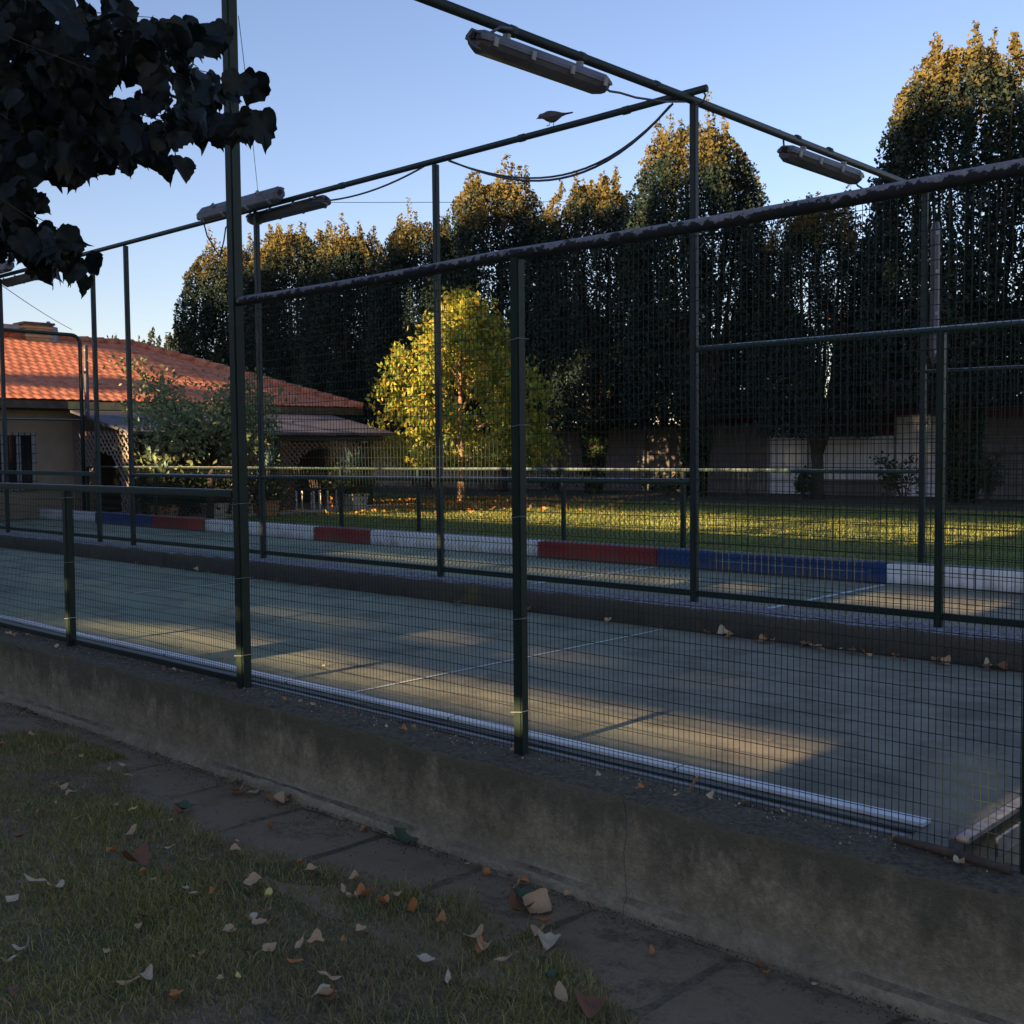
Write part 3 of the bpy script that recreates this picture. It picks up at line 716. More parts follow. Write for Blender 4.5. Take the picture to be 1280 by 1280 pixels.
P = [at(*p, Y=MY) for p in ((846, 126), (866, 121), (870, 114), (878, 113), (882, 119), (879, 127), (872, 130))]
cable(P, .007, 'small cable loop on top of the corner post')
P = [at(*p, X=-4.45) for p in ((962, 163), (975, 163), (979, 172), (980, 184), (981, 190))]
cable(P, .008, 'hook of cable above the tube light right of the corner post')
P = [at(*p, X=-4.45) for p in ((1066, 221), (1072, 232), (1085, 240), (1100, 246), (1115, 243), (1118, 238))]
cable(P, .008, 'cable drooping below the peeling rail beside the upper pipe end')
P = [at(*p, Y=MY) for p in ((255, 280), (259, 295), (268, 310), (275, 322), (280, 300), (282, 285), (286, 280))]
cable(P, .008, 'cable loop hanging under the weathered tube light left of the thick post')
P = [at(298, 20, Y=4.5), at(310, 120, Y=5.2), at(323, 246, Y=MY)]
cable(P, .0025, 'thin wire dropping past the thick post to the weathered tube light', 'thin_wire')
cable(sag(at(-30, 333, Y=MY), at(90, 412, X=-26), .05), .006, 'thin wire slanting down to the roof ridge at left', 'thin_wire')
cable(sag(at(392, 253, D=30), at(900, 250, D=33), .02), .008, 'thin far wire crossing the sky before the tall hedge trees', 'thin_wire')

# ------------------------------------------------------------------ bird
def loft_rings(rings, n=12):
    V = []; Fc = []
    for (c, ry, rz, tilt) in rings:
        for k in range(n):
            t = 2 * math.pi * k / n
            V.append((c[0] + math.sin(tilt) * rz * math.sin(t), c[1] + ry * math.cos(t), c[2] + rz * math.sin(t) * math.cos(tilt)))
    for i in range(len(rings) - 1):
        Fc += [(i * n + k, i * n + (k + 1) % n, (i + 1) * n + (k + 1) % n, (i + 1) * n + k) for k in range(n)]
    Fc += [tuple(range(n - 1, -1, -1)), tuple((len(rings) - 1) * n + k for k in range(n))]
    return MB().add(V, Fc)
M['dove'] = simple('dove_feather', (.10, .095, .10), (.065, .06, .065), 30, .8, .1)
bp = at(690, 155, Y=MY); bp.z = 4.157
br = empty('dove', (bp.x, bp.y, bp.z), 'small grey dove perched on the long pipe left of the corner post', 'bird')
br['localparts'] = 1
K = 1.0
rings = [((-.112, 0, .052), .002, .002, 0), ((-.100, 0, .060), .005, .005, 0), ((-.094, 0, .066), .012, .013, 0), ((-.083, 0, .071), .017, .018, 0), ((-.070, 0, .072), .017, .019, 0), ((-.058, 0, .073), .019, .023, .1),
         ((-.035, 0, .070), .032, .036, 0), ((-.005, 0, .066), .039, .042, 0), ((.025, 0, .067), .036, .037, 0), ((.050, 0, .074), .028, .025, 0), ((.072, 0, .080), .019, .013, 0), ((.10, 0, .085), .018, .006, 0), ((.145, 0, .092), .017, .003, 0), ((.15, 0, .092), .006, .002, 0)]
body = loft_rings(rings, 16).build('body', M['dove'], br, smooth=True)
for s_ in (-1, 1):
    mb = MB(); mb.tube([(.0 + .012 * s_, s_ * .012, .036), (-.002 + .014 * s_, s_ * .014, .018), (-.006 + .014 * s_, s_ * .014, .002)], .0032, 6)
    for t in (-1, 0, 1): mb.tube([(-.006 + .014 * s_, s_ * .014, .002), (-.024 + .014 * s_, s_ * .014 + t * .007, .0)], .002, 5)
    mb.build('leg', M['pot'], br)
    mb = MB(); rr = [((-.045, s_ * .028, .074), .003, .010, 0), ((-.01, s_ * .037, .072), .006, .024, 0), ((.03, s_ * .034, .074), .006, .018, 0), ((.075, s_ * .016, .083), .004, .006, 0), ((.105, s_ * .010, .087), .001, .001, 0)]
    loft_rings(rr, 8).build('wing', M['dove'], br, smooth=True)
    MB().tube([(-.090, s_ * .0165, .073), (-.090, s_ * .0185, .073)], .002, 6).build('eye', M['black'], br)
br.rotation_euler.z = R(40); br.scale = (1.05,) * 3

# ------------------------------------------------------------------ near linden branches
def in_poly(px, py, poly):
    inside = np.zeros(px.shape, bool); n = len(poly); j = n - 1
    for i in range(n):
        xi, yi = poly[i]; xj, yj = poly[j]
        c = ((yi > py) != (yj > py)) & (px < (xj - xi) * (py - yi) / (yj - yi + 1e-9) + xi)
        inside ^= c; j = i
    return inside
polyA = [(-80, -80), (48, -80), (70, 8), (105, 12), (140, -2), (160, 5), (175, 25), (196, 28), (210, 35), (245, 34), (284, 36), (284, 54), (252, 50), (248, 70), (205, 66), (212, 82),
         (255, 92), (300, 92), (318, 94), (326, 112), (300, 118), (270, 128), (258, 135), (318, 145), (338, 162), (312, 170), (278, 178), (240, 176), (228, 182), (190, 182), (182, 206), (165, 202), (140, 198), (120, 204), (112, 222),
         (82, 222), (80, 205), (55, 210), (45, 196), (36, 224), (22, 222), (14, 205), (-80, 190)]
polyB = [(-80, 225), (18, 240), (46, 250), (44, 262), (30, 264), (30, 280), (60, 296), (82, 300), (100, 304), (96, 318), (88, 322), (116, 344), (114, 360), (92, 346), (78, 340), (58, 348), (44, 340), (20, 328), (2, 322), (-80, 340)]
def lleaf(size):
    """heart shaped toothed leaf, folded on its midrib; stem at origin, tip at -Z"""
    n = 26; V = [(0, 0, 0)]; half = n // 2
    out = []
    for i in range(n + 1):
        t = -math.pi + 2 * math.pi * i / n
        rr = .5 * (1 + .18 * math.cos(t * 2)) * (1.0 if abs(t) < 2.6 else .86)
        tooth = 1 + (.05 if i % 2 else -.03)
        x = math.sin(t) * rr * .95 * tooth; z = -(.45 - (-math.cos(t)) * -.5) - 0
        out.append((x, z))
    return out
def add_linden(Vs, Fs, p, size, drop, yaw, fold, curl):
    # outline (x, z): stem at (0,0), tip at (0,-1)
    O = [(0, -.02), (.12, .07), (.28, .08), (.40, .0), (.47, -.10), (.46, -.2), (.50, -.28), (.44, -.38), (.45, -.46), (.37, -.54), (.36, -.62), (.26, -.70), (.22, -.78), (.10, -.87), (.04, -.95), (0, -1.06)]
    n0 = len(Vs); pts = [(x, z) for x, z in O] + [(-x * .95, z * .98) for x, z in O[-2:0:-1]]
    mid = [(0, -.3), (0, -.62)]
    cy, sy = math.cos(yaw), math.sin(yaw); cd_, sd_ = math.cos(drop), math.sin(drop)
    asp = random.uniform(.78, 1.12); roll = random.gauss(0, .45); crl, srl = math.cos(roll), math.sin(roll); ph = random.uniform(0, 6); lop = random.uniform(-.35, .35); jg = random.Random(int(p[0] * 1e5))
    def T(x, z):
        x = x * asp * (1 + lop * (1 if x > 0 else -1)); r8 = 1 + jg.uniform(-.07, .07); x, z = x * r8, z * r8; x, z = x * crl - z * srl, x * srl + z * crl
        y = -fold * abs(x) * .8 + curl * (z * z) * .6 + .09 * math.sin(7 * x + 6 * z + ph)
        x *= size; z *= size; y *= size
        # droop: rotate about x
        y2, z2 = y * cd_ - z * sd_, y * sd_ + z * cd_
        return (p[0] + x * cy - y2 * sy, p[1] + x * sy + y2 * cy, p[2] + z2)
    for x, z in pts: Vs.append(T(x, z))
    m0 = len(Vs); Vs.append(T(0, -.35)); k = len(pts)
    for i in range(k): Fs.append((n0 + i, n0 + (i + 1) % k, m0))
def linden():
    root = empty('linden_tree', (-5.9, -.2, GZ), 'linden tree whose dark drooping branches hang into the top left corner', 'tree')
    Vs = []; Fs = []
    cnt = 0
    def fill(poly, n, dmin, dmax):
        nonlocal cnt
        xs_ = [p[0] for p in poly]; ys_ = [p[1] for p in poly]; c = 0; G = []
        while c < n:
            x = random.uniform(min(xs_), max(xs_)); y = random.uniform(min(ys_), max(ys_))
            if not in_poly(np.array([x]), np.array([y]), poly)[0]: continue
            if mnoise.noise(Vector((x * .022, y * .03, 4))) < -.16 and x > 70: continue
            D = random.uniform(dmin, dmax); size = random.uniform(.065, .115)
            half = size * .5 * F0 / D * .6
            chk = np.array([x + half * .8, x - half * .8, x]); chy = np.array([y + half * .2, y + half * .2, y + half])
            if not in_poly(chk, chy, poly).all() and x > 0: 
                size *= .62
                if random.random() < .35: continue
            p = at(x, y - half * .8, D=D)
            yaw = R(43.6) + random.gauss(0, .8) + (math.pi if random.random() < .5 else 0)
            add_linden(Vs, Fs, p, size, random.gauss(0, .45), yaw, random.uniform(.1, .6), random.uniform(-.3, .4)); c += 1
            G.append(p)
        return G
    G = fill(polyA, 820, 3.3, 4.5); G += fill(polyB, 250, 3.3, 4.3)
    # single leaves that stand clear of the mass
    for x, y, s_, yw in ((300, 92, .10, .1), (320, 90, .12, -.3), (326, 140, .125, .2), (300, 142, .11, -.2), (278, 145, .11, .4), (255, 145, .12, .1), (250, 40, .12, .3), (225, 50, .12, 0), (262, 95, .11, .2), (240, 130, .13, .3), (185, 165, .14, .2), (60, 190, .15, .1), (20, 185, .15, -.2), (208, 196, .085, 0), (228, 198, .08, .7), (275, 32, .09, .2), (262, 40, .085, .5), (40, 252, .07, .9),
                         (92, 298, .09, .2), (105, 322, .095, .3), (110, 345, .075, 0), (52, 320, .11, .1), (130, 195, .1, -.3), (102, 210, .1, .2), (150, 196, .08, .9), (30, 198, .11, .2)):
        add_linden(Vs, Fs, at(x, y, D=random.uniform(3.5, 4.0)), s_, random.gauss(0, .3), R(43.6) + yw, .35, .2)
    # rest of the crown overhead and to the left, outside the view
    k = 0
    while k < 2200:
        u = rng.normal(size=3); u /= np.linalg.norm(u); rr = rng.uniform(.45, 1) ** .5
        p = np.array([-7.2, -1.2, 5.6]) + u * rr * np.array([3.8, 3.2, 2.4])
        x, y, d = project(p)
        if d > 0 and -60 < x < 1340 and y > -60: continue
        if p[2] < 2.9 or p[1] > 3.0: continue
        add_linden(Vs, Fs, p, random.uniform(.10, .15), random.gauss(0, .6), random.uniform(0, 6.28), .3, .2); k += 1
    tri = npmesh('foliage', Vs, Fs, M['linden'], root)
    mb = MB(); mb.tube([(-5.9, -.2, 0.05), (-5.88, -.2, .35), (-5.85, -.15, 1.6), (-5.7, -.1, 3.2), (-5.6, 0, 5.2), (-5.6, 0, 7.2)], [.30, .22, .19, .17, .12, .03], 14); mb.build('trunk', M['bark'], root, smooth=True)
    mb = MB()
    for tgt in ((150, 60), (90, 150), (240, 100), (300, 152), (60, 10)):
        q = at(*tgt, D=3.9); s0 = Vector((-5.66, -.05, 3.5)); mid = s0.lerp(q, .5) + Vector((0, 0, .30))
        mb.tube([s0, s0.lerp(mid, .5) + Vector((0, 0, .1)), mid, mid.lerp(q, .6), q], [.05, .035, .02, .010, .003], 6)
    for tgt in ((40, 290), (95, 318)):
        q = at(*tgt, D=3.8); s0 = Vector((-5.75, -.12, 2.6)); mid = s0.lerp(q, .5) + Vector((0, 0, .15))
        mb.tube([s0, mid, mid.lerp(q, .6), q], [.04, .018, .009, .003], 6)
    for g in random.sample(G, 70):
        q = g + Vector((random.uniform(-.25, .0), random.uniform(-.2, .0), random.uniform(.02, .12)))
        mb.tube([g, q], [.0012, .002], 4)
    for _ in range(9):
        u = Vector((random.uniform(-1, 1), random.uniform(-1, .4), random.uniform(.1, 1))); s0 = Vector((-5.6, 0, random.uniform(3.4, 6)))
        mb.tube([s0, s0 + u * 1.2, s0 + u * 2.4 + Vector((0, 0, .2))], [.06, .035, .01], 6)
    mb.build('branches', M['bark'], root, smooth=True)
linden()

# ------------------------------------------------------------------ hedge trees (upright hornbeams)
def hornbeam_mesh(seed, nl=66000):
    """dense upright ovate crown built of short vertical sprays; unit tree 10 m high, foliage from 2.4 m up"""
    r_ = np.random.default_rng(seed)
    def env(z): return np.where(z > 4.6, np.clip(1 - (np.abs(z - 4.6) / 5.5) ** 1.9, 0, 1) ** .72, 1 - .10 * ((4.6 - z) / 2.2) ** 2) * 2.0
    npl = 270
    zb = r_.uniform(2.0, 8.8, npl); a = np.arange(npl) * 2.399 + r_.uniform(-.4, .4, npl)
    e = env(zb) * r_.uniform(.72, 1.0, npl)
    k = 1 + .10 * np.sin(a * 3 + seed) + .06 * np.sin(a * 7 + zb)
    L = r_.uniform(.9, 2.2, npl); rad = r_.uniform(.12, .30, npl)
    L = np.minimum(L, 10.1 - zb + r_.uniform(-.5, .45, npl))
    n1 = int(nl * .62); wts = L * rad; wts = wts / wts.sum(); ci = r_.choice(npl, n1, p=wts)
    t = r_.beta(1.1, 1.2, n1); z = zb[ci] + L[ci] * t
    w_ = rad[ci] * np.clip(1.08 - t, 0, 1) ** .8 * np.sqrt(r_.uniform(0, 1, n1)); b_ = r_.uniform(0, 2 * np.pi, n1)
    shr = np.minimum(1, (env(np.minimum(z, 9.6)) + .25) / np.maximum(e[ci], .01))
    P = np.stack([e[ci] * k[ci] * shr * np.cos(a[ci]) + w_ * np.cos(b_), e[ci] * k[ci] * shr * np.sin(a[ci]) + w_ * np.sin(b_), z], 1)
    n2 = nl - n1
    z = 2.1 + 7.6 * r_.uniform(0, 1, n2); aa = r_.uniform(0, 2 * np.pi, n2); rr = env(z) * r_.uniform(.25, 1.0, n2) ** .6
    Q = np.stack([rr * np.cos(aa), rr * np.sin(aa), z], 1)
    keep = np.array([mnoise.noise(Vector((q[0] * 1.3 + seed, q[1] * 1.3, q[2] * .35))) > -.42 for q in Q])
    P = np.concatenate([P, Q[keep]]); P[:, :2] += .03 * r_.normal(size=(len(P), 2))
    return P
HB = []
for sd_ in (1, 2, 3):
    P = hornbeam_mesh(sd_)
    up = np.zeros_like(P); up[:, 2] = .9
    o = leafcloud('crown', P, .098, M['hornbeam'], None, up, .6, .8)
    me = o.data; bpy.data.objects.remove(o)
    mb = MB(); rr = random.Random(sd_)
    mb.tube([(0, 0, -.05), (0, 0, .25), (.02, 0, 1.2), (0, .03, 1.8)], [.24, .19, .17, .18], 12)
    for i in range(11):
        a = i * 2.4; q = Vector((math.cos(a), math.sin(a), 0)); l = rr.uniform(.5, 1.3)
        mb.tube([Vector((0, 0, rr.uniform(.9, 1.5))), q * .25 * l + Vector((0, 0, 2.3)), q * .75 * l + Vector((0, 0, 4.0)), q * 1.05 * l + Vector((0, 0, 6.5)), q * 1.15 * l + Vector((0, 0, 8.3))], [.11, .085, .06, .035, .008], 6)
    t = mb.build('trunk', M['bark'], None, smooth=True); tme = t.data; bpy.data.objects.remove(t)
    HB.append((me, tme))
HT = [(-10.0, 25.0, 1.045, 1.06, 0, 'tallest dark upright tree at the right edge with sunlit tip'),
      (-13.55, 25.1, .745, .80, 1, 'short gappy upright tree between the two tallest ones at right'),
      (-17.0, 25.0, 1.015, 1.03, 2, 'tall upright tree directly behind the corner post, golden at its top'),
      (-20.5, 25.1, .925, .86, 0, 'dark upright tree just right of the yellow tree'),
      (-24.1, 25.0, .99, 1.04, 1, 'broad upright tree rising over the yellow tree, top glowing orange'),
      (-27.7, 25.2, .925, .9, 2, 'upright tree above the left side of the yellow tree'),
      (-31.2, 25.0, .925, .9, 1, 'upright tree behind the right end of the tiled roof'),
      (-34.6, 25.1, .985, 1.05, 0, 'upright tree right of the thick post with an orange lit tip'),
      (-38.2, 25.0, .985, 1.0, 2, 'leftmost upright tree of the tall row, beside the thick post'),
      (-6.4, 25.0, .98, 1.0, 1, 'upright tree continuing the row just past the right edge')]
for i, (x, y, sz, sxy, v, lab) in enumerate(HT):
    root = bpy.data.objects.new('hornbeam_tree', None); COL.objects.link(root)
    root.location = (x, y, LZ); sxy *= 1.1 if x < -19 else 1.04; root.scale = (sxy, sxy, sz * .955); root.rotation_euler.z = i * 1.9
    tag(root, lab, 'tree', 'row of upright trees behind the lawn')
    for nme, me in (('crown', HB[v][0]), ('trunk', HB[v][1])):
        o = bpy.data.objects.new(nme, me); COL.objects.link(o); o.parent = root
    if i != 1 and x > -22:
        n = 3200; a_ = rng.uniform(0, 6.28, n); z_ = rng.uniform(0, 2.9, n); r9 = (.22 + .14 * z_ ** 1.3 * .5) * np.sqrt(rng.uniform(.2, 1, n)) + .06
        o = leafcloud('ivy', np.stack([r9 * np.cos(a_), r9 * np.sin(a_), z_], 1), .11, M['hedge']); o.parent = root

# yellow tree
def yellow_tree():
    b0 = at(577, 630, Z=LZ)
    root = empty('autumn_tree', b0, 'round yellow green autumn tree lit by low sun on the lawn', 'tree')
    r_ = np.random.default_rng(5); L = []
    ncl = 0
    while ncl < 245:
        z = .85 + 4.0 * r_.uniform(0, 1) ** 1.15; t = (z - .85) / 4.0
        rad = 2.2 * min(1, .66 + 2.2 * t) * (1 - .90 * max(0, (t - .22) / .78) ** 2.1)
        a = r_.uniform(0, 2 * np.pi); rr = rad * r_.uniform(.12, 1) ** .5
        c = np.array([math.cos(a) * rr + .15, math.sin(a) * rr, z]); ncl += 1
        m = int(r_.uniform(40, 130)); sg = r_.uniform(.10, .21)
        q = r_.normal(size=(m, 3)) * np.array([sg, sg, sg * .85]); q[:, 2] -= .35 * (q[:, 0] ** 2 + q[:, 1] ** 2) / sg
        L.append(c + q)
    L = np.concatenate(L); L = L[L[:, 2] > .88]
    P = np.array(L) + np.array(b0)
    dn = np.zeros_like(P); dn[:, 2] = -.9
    leafcloud('crown', P, .135, M['yellow'], root, dn, .5, .8)
    mb = MB(); mb.tube([b0 + Vector((0, 0, -.05)), b0 + Vector((0, 0, .3)), b0 + Vector((.02, 0, 1.0)), b0 + Vector((0, 0, 2.6)), b0 + Vector((0, 0, 4.4))], [.13, .10, .09, .06, .015], 10)
    for i in range(12):
        a = i * 2.4; z = .9 + i * .22; q = Vector((math.cos(a), math.sin(a), .55)) * (1.7 - .06 * i)
        s0 = b0 + Vector((0, 0, z)); mb.tube([s0, s0 + q * .5, s0 + q], [.04, .025, .006], 6)
    mb.build('trunk', M['palebark'], root, smooth=True)
yellow_tree()

# small grey-green tree in front of the house
def small_tree():
    b0 = at(232, 640, X=-17); b0 = Vector((-17.6, 10.9, LZ))
    root = empty('garden_tree', b0, 'small loose grey green tree standing before the tiled house', 'tree')
    mb = MB(); mb.tube([b0, b0 + Vector((.05, 0, .8)), b0 + Vector((0, .1, 1.3))], [.07, .055, .05], 8)
    r_ = random.Random(11); tips = []
    for i in range(16):
        a = i * 2.399 + .3; l = r_.uniform(1.0, 1.75); up = r_.uniform(.25, 1.3)
        s0 = b0 + Vector((0, .1 * i / 15, r_.uniform(.8, 1.35))); q = s0 + Vector((math.cos(a) * l * .74, math.sin(a) * l * .74, up))
        md = s0.lerp(q, .5) + Vector((0, 0, .12)); mb.tube([s0, md, q], [.032, .02, .005], 6); tips += [md, q, md.lerp(q, .5)]
        for j in range(2):
            q2 = md.lerp(q, .4 + .3 * j) + Vector((r_.uniform(-.4, .4), r_.uniform(-.4, .4), r_.uniform(.1, .5))); mb.tube([md.lerp(q, .4), q2], [.012, .004], 5); tips.append(q2)
    mb.build('trunk', M['bark'], root, smooth=True)
    T = np.array([tuple(t) for t in tips]); n = 5200
    P = T[rng.integers(0, len(T), n)] + rng.normal(size=(n, 3)) * np.array([.22, .22, .19])
    P = P[P[:, 2] < b0.z + 2.95]
    leafcloud('crown', P, .10, M['olive'], root, None, .5)
small_tree()

# far slender trees behind the roof
def slender(px, topy, D, wpx, label, n=3500):
    p = at(px, topy, D=D); h = p.z - LZ; base = Vector((p.x, p.y, LZ)); w_ = wpx / F0 * D / 2
    root = empty('poplar_tree', base, label, 'tree', 'far slender trees beyond the house')
    mb = MB(); mb.tube([base, base + Vector((0, 0, h * .9))], [.2, .03], 6); mb.build('trunk', M['bark'], root)
    r_ = rng; k = 22; cx = r_.uniform(-1, 1, k) * w_; cy = r_.uniform(-1, 1, k) * w_; tp = h * (1 - .35 * r_.uniform(0, 1, k) * (np.abs(cx) / w_ + .2))
    ci = r_.integers(0, k, n); t = r_.uniform(0, 1, n) ** .8; z = 1 + (tp[ci] - 1) * t
    P = np.stack([cx[ci] + r_.normal(size=n) * .4 * (1.05 - t), cy[ci] + r_.normal(size=n) * .4 * (1.05 - t), z], 1) + np.array(base)
    up = np.zeros_like(P); up[:, 2] = 1
    leafcloud('crown', P, .3, M['poplar'], root, up, .4, .8)
slender(228, 398, 62, 30, 'dark far slender tree peeking over the roof just left of the tall row', 4500)
slender(205, 410, 66, 30, 'wispy far tree over the hip of the tiled roof')
slender(183, 422, 72, 26, 'faint far tree above the roof ridge end', 2500)
slender(142, 416, 80, 14, 'tiny far treetop above the roof ridge between two green posts', 1500)

# ------------------------------------------------------------------ house
def house():
    root = empty('tiled_house', (-24, 12, LZ), 'low house with orange terracotta hipped roof at the left', 'house')
    XE, ZE = -21.6, 2.80
    a = at(0, 420, X=-26); c = at(165, 432, X=-26); XR, ZR = -26.0, (a.z + c.z) / 2
    YH = c.y; YE = at(452, 516, X=XE).y
    slope_len = math.hypot(XE - XR, ZR - ZE); yl = -2.0
    tw, cl = .19, .30
    ys = np.arange(yl, YE + .01, tw / 6); us = []
    u = 0
    while u < slope_len:
        us += [u, min(u + cl * .5, slope_len), min(u + cl * .97, slope_len)]; u += cl
    V = []; ys_n = len(ys)
    nrm = Vector((ZR - ZE, 0, XE - XR)).normalized(); nrm = Vector((abs(nrm.x), 0, abs(nrm.z)))
    for j, u in enumerate(us):
        f_ = u / slope_len; cx = XE + (XR - XE) * f_; cz = ZE + (ZR - ZE) * f_
        step = [.016, .008, .0][j % 3]
        for y in ys:
            ymax = YE + (YH - YE) * f_
            h = .013 * abs(math.sin(math.pi * (y + (tw / 2 if (j // 3) % 2 else 0)) / tw)) + step + .008 * mnoise.noise(Vector((y * 3, u * 3, 0)))
            yy = min(y, ymax)
            V.append((cx + nrm.x * h, yy, cz + nrm.z * h))
    idx = np.arange(len(V)).reshape(len(us), ys_n)
    keep = []
    for j in range(len(us) - 1):
        ymax = YE + (YH - YE) * us[j] / slope_len
        for i in range(ys_n - 1):
            if ys[i] < ymax + tw / 6: keep.append((idx[j, i], idx[j, i + 1], idx[j + 1, i + 1], idx[j + 1, i]))
    npmesh('roof', V, keep, M['tile'], root)
    XB = 2 * XR - XE
    MB().add([(XE, YE, ZE - .01), (XR, YH, ZR - .01), (XB, YE, ZE - .01)], [(0, 2, 1)]).build('hip_face', M['tile'], root)
    MB().add([(XR, yl, ZR), (XR, YH, ZR), (XB, YE, ZE), (XB, yl, ZE)], [(0, 1, 2, 3)]).build('rear_roof', M['tile'], root)
    mb = MB()
    def ridge(p, q):
        p = Vector(p); q = Vector(q); n = int((q - p).length / .38)
        for i in range(n):
            s0 = p.lerp(q, i / n); s1 = p.lerp(q, (i + 1.08) / n); mb.tube([s0 + Vector((0, 0, .03)), s1 + Vector((0, 0, .045))], [.085, .10], 8)
    ridge((XR, yl, ZR), (XR, YH, ZR)); ridge((XR, YH, ZR), (XE, YE, ZE)); mb.build('ridge_tiles', M['tile'], root, smooth=True)
    # gutter / fascia
    yb = at(83, 512, X=XE).y
    MB().box((XE - .02, yl, ZE - .16), (XE + .07, yb, ZE - .02)).build('gutter', M['gutter'], root)
    MB().box((XE - .02, yb + .01, ZE - .17), (XE + .05, at(330, 515, X=XE).y, ZE - .02)).build('fascia', M['yfascia'], root)
    MB().box((XE - .02, at(330, 515, X=XE).y + .01, ZE - .17), (XE + .05, YE, ZE - .02)).build('fascia', M['gutter'], root)
    MB().box((XE - .7, yl, ZE - .18), (XE - .03, YE, ZE - .165)).build('soffit', M['darkwood'], root)
    # walls
    XW = -22.2
    yw0, yw1 = at(0, 560, X=XW).y, at(45, 560, X=XW).y
    z0w, z1w = 1.05, 2.18
    y00 = yw0 - .25
    mb = MB()
    mb.box((XW - .3, yl, LZ), (XW, y00, 2.62)); mb.box((XW - .3, y00, LZ), (XW, yw1, z0w)); mb.box((XW - .3, y00, z1w), (XW, yw1, 2.62)); mb.box((XW - .3, yw1, LZ), (XW, yw1 + .75, 2.62))
    mb.build('front_wall', M['cream'], root)
    MB().box((XW - .3, yw1 + .75, LZ), (XW, YE - .5, 2.62)).build('porch_wall', M['shadewall'], root)
    MB().box((XB + .3, YE - .5, LZ), (XW, YE - .3, 2.62)).build('side_wall', M['shadewall'], root)
    w_ = MB().box((XW - .06, y00, z0w), (XW - .03, yw1, z0w + .06)); w_.box((XW - .06, y00, z1w - .06), (XW - .03, yw1, z1w))
    for yy in np.linspace(y00 + .03, yw1 - .03, 4): w_.box((XW - .06, yy - .04, z0w + .06), (XW - .03, yy + .04, z1w - .06))
    wf = w_.build('window', M['whiteframe'], root)
    MB().box((XW - .10, y00, z0w), (XW - .07, yw1, z1w)).build('pane', M['glass'], wf)
    mb = MB()
    for yy in np.arange(y00, yw1, .12): mb.bar((XW + .03, yy, z0w), (XW + .03, yy, z1w), .012)
    for zz in np.arange(z0w, z1w, .18): mb.bar((XW + .03, y00, zz), (XW + .03, yw1, zz), .012)
    mb.build('window_grille', M['black'], wf)
    # doors in shadow of the porch
    for (pa, pb) in ((120, 150), (205, 260), (365, 405)):
        y0, y1 = at(pa, 580, X=XW).y, at(pb, 580, X=XW).y
        MB().box((XW, y0, LZ), (XW + .03, y1, 2.1)).build('door', M['darkwood'], root)
    # chimneys
    q = at(43, 424, X=-26); ch = MB().box((q.x - .22, q.y - .28, ZR - .2), (q.x + .22, q.y + .28, ZR + .30)).build('chimney', M['chimneyb'], root)
    mb = MB()
    for k in range(3): mb.box((q.x - .26, q.y - .32, ZR + .02 + .1 * k), (q.x + .26, q.y + .32, ZR + .055 + .1 * k))
    mb.build('chimney_ledge', M['cream'], ch)
    MB().box((q.x - .3, q.y - .36, ZR + .30), (q.x + .3, q.y + .36, ZR + .35)).build('chimney_cap', M['tinroof'], ch)
    q = at(61, 424, X=-26); mb = MB(); mb.tube([(q.x, q.y, ZR - .1), (q.x, q.y, ZR + .28), (q.x, q.y, ZR + .30), (q.x, q.y, ZR + .42)], [.24, .20, .12, .03], 10); mb.build('roof_vent', M['galv'], root)
    q = at(10, 418, X=-26); MB().box((q.x - .3, q.y - .8, ZR + .15), (q.x + .3, q.y + .12, ZR + .26)).build('roof_unit', M['galv'], root)
    return XE, YE, ZE
XE, YE, ZE = house()

# porch with lattice
def lattice(parent, org, du, wdt, z0, z1, step, mat, arch=None, bw=.035, name='lattice_panel', tilt=1.0):
    """org=(x,y), du=unit vec along panel; arch=(u0,u1,zspring) opening with round head"""
    mb = MB(); H = z1 - z0; off = Vector((-du[1], du[0], 0)) * .012
    def ok(u, z):
        if u < 0 or u > wdt or z < z0 or z > z1: return False
        if arch:
            u0, u1, zs = arch; rr = (u1 - u0) / 2; uc = (u0 + u1) / 2
            if u0 < u < u1 and (z < zs or (u - uc) ** 2 + ((z - zs) * tilt) ** 2 < rr * rr): return False
        return True
    for sgn in (1, -1):
        for k in np.arange(-H, wdt + H, step):
            run = None
            for t in np.arange(0, H + .02, .03):
                u = k + t if sgn == 1 else k + H - t; z = z0 + t
                if ok(u, z):
                    if run is None: run = (u, z)
                    last = (u, z)
                elif run is not None:
                    if last != run:
                        p, q = [Vector((org[0] + du[0] * a, org[1] + du[1] * a, c)) + off * sgn for a, c in (run, last)]
                        mb.bar(p, q, .01, bw, up=Vector((du[0], du[1], .001)))
                    run = None
            if run is not None and last != run:
                p, q = [Vector((org[0] + du[0] * a, org[1] + du[1] * a, c)) + off * sgn for a, c in (run, last)]
                mb.bar(p, q, .01, bw, up=Vector((du[0], du[1], .001)))
    return mb.build(name, mat, parent)
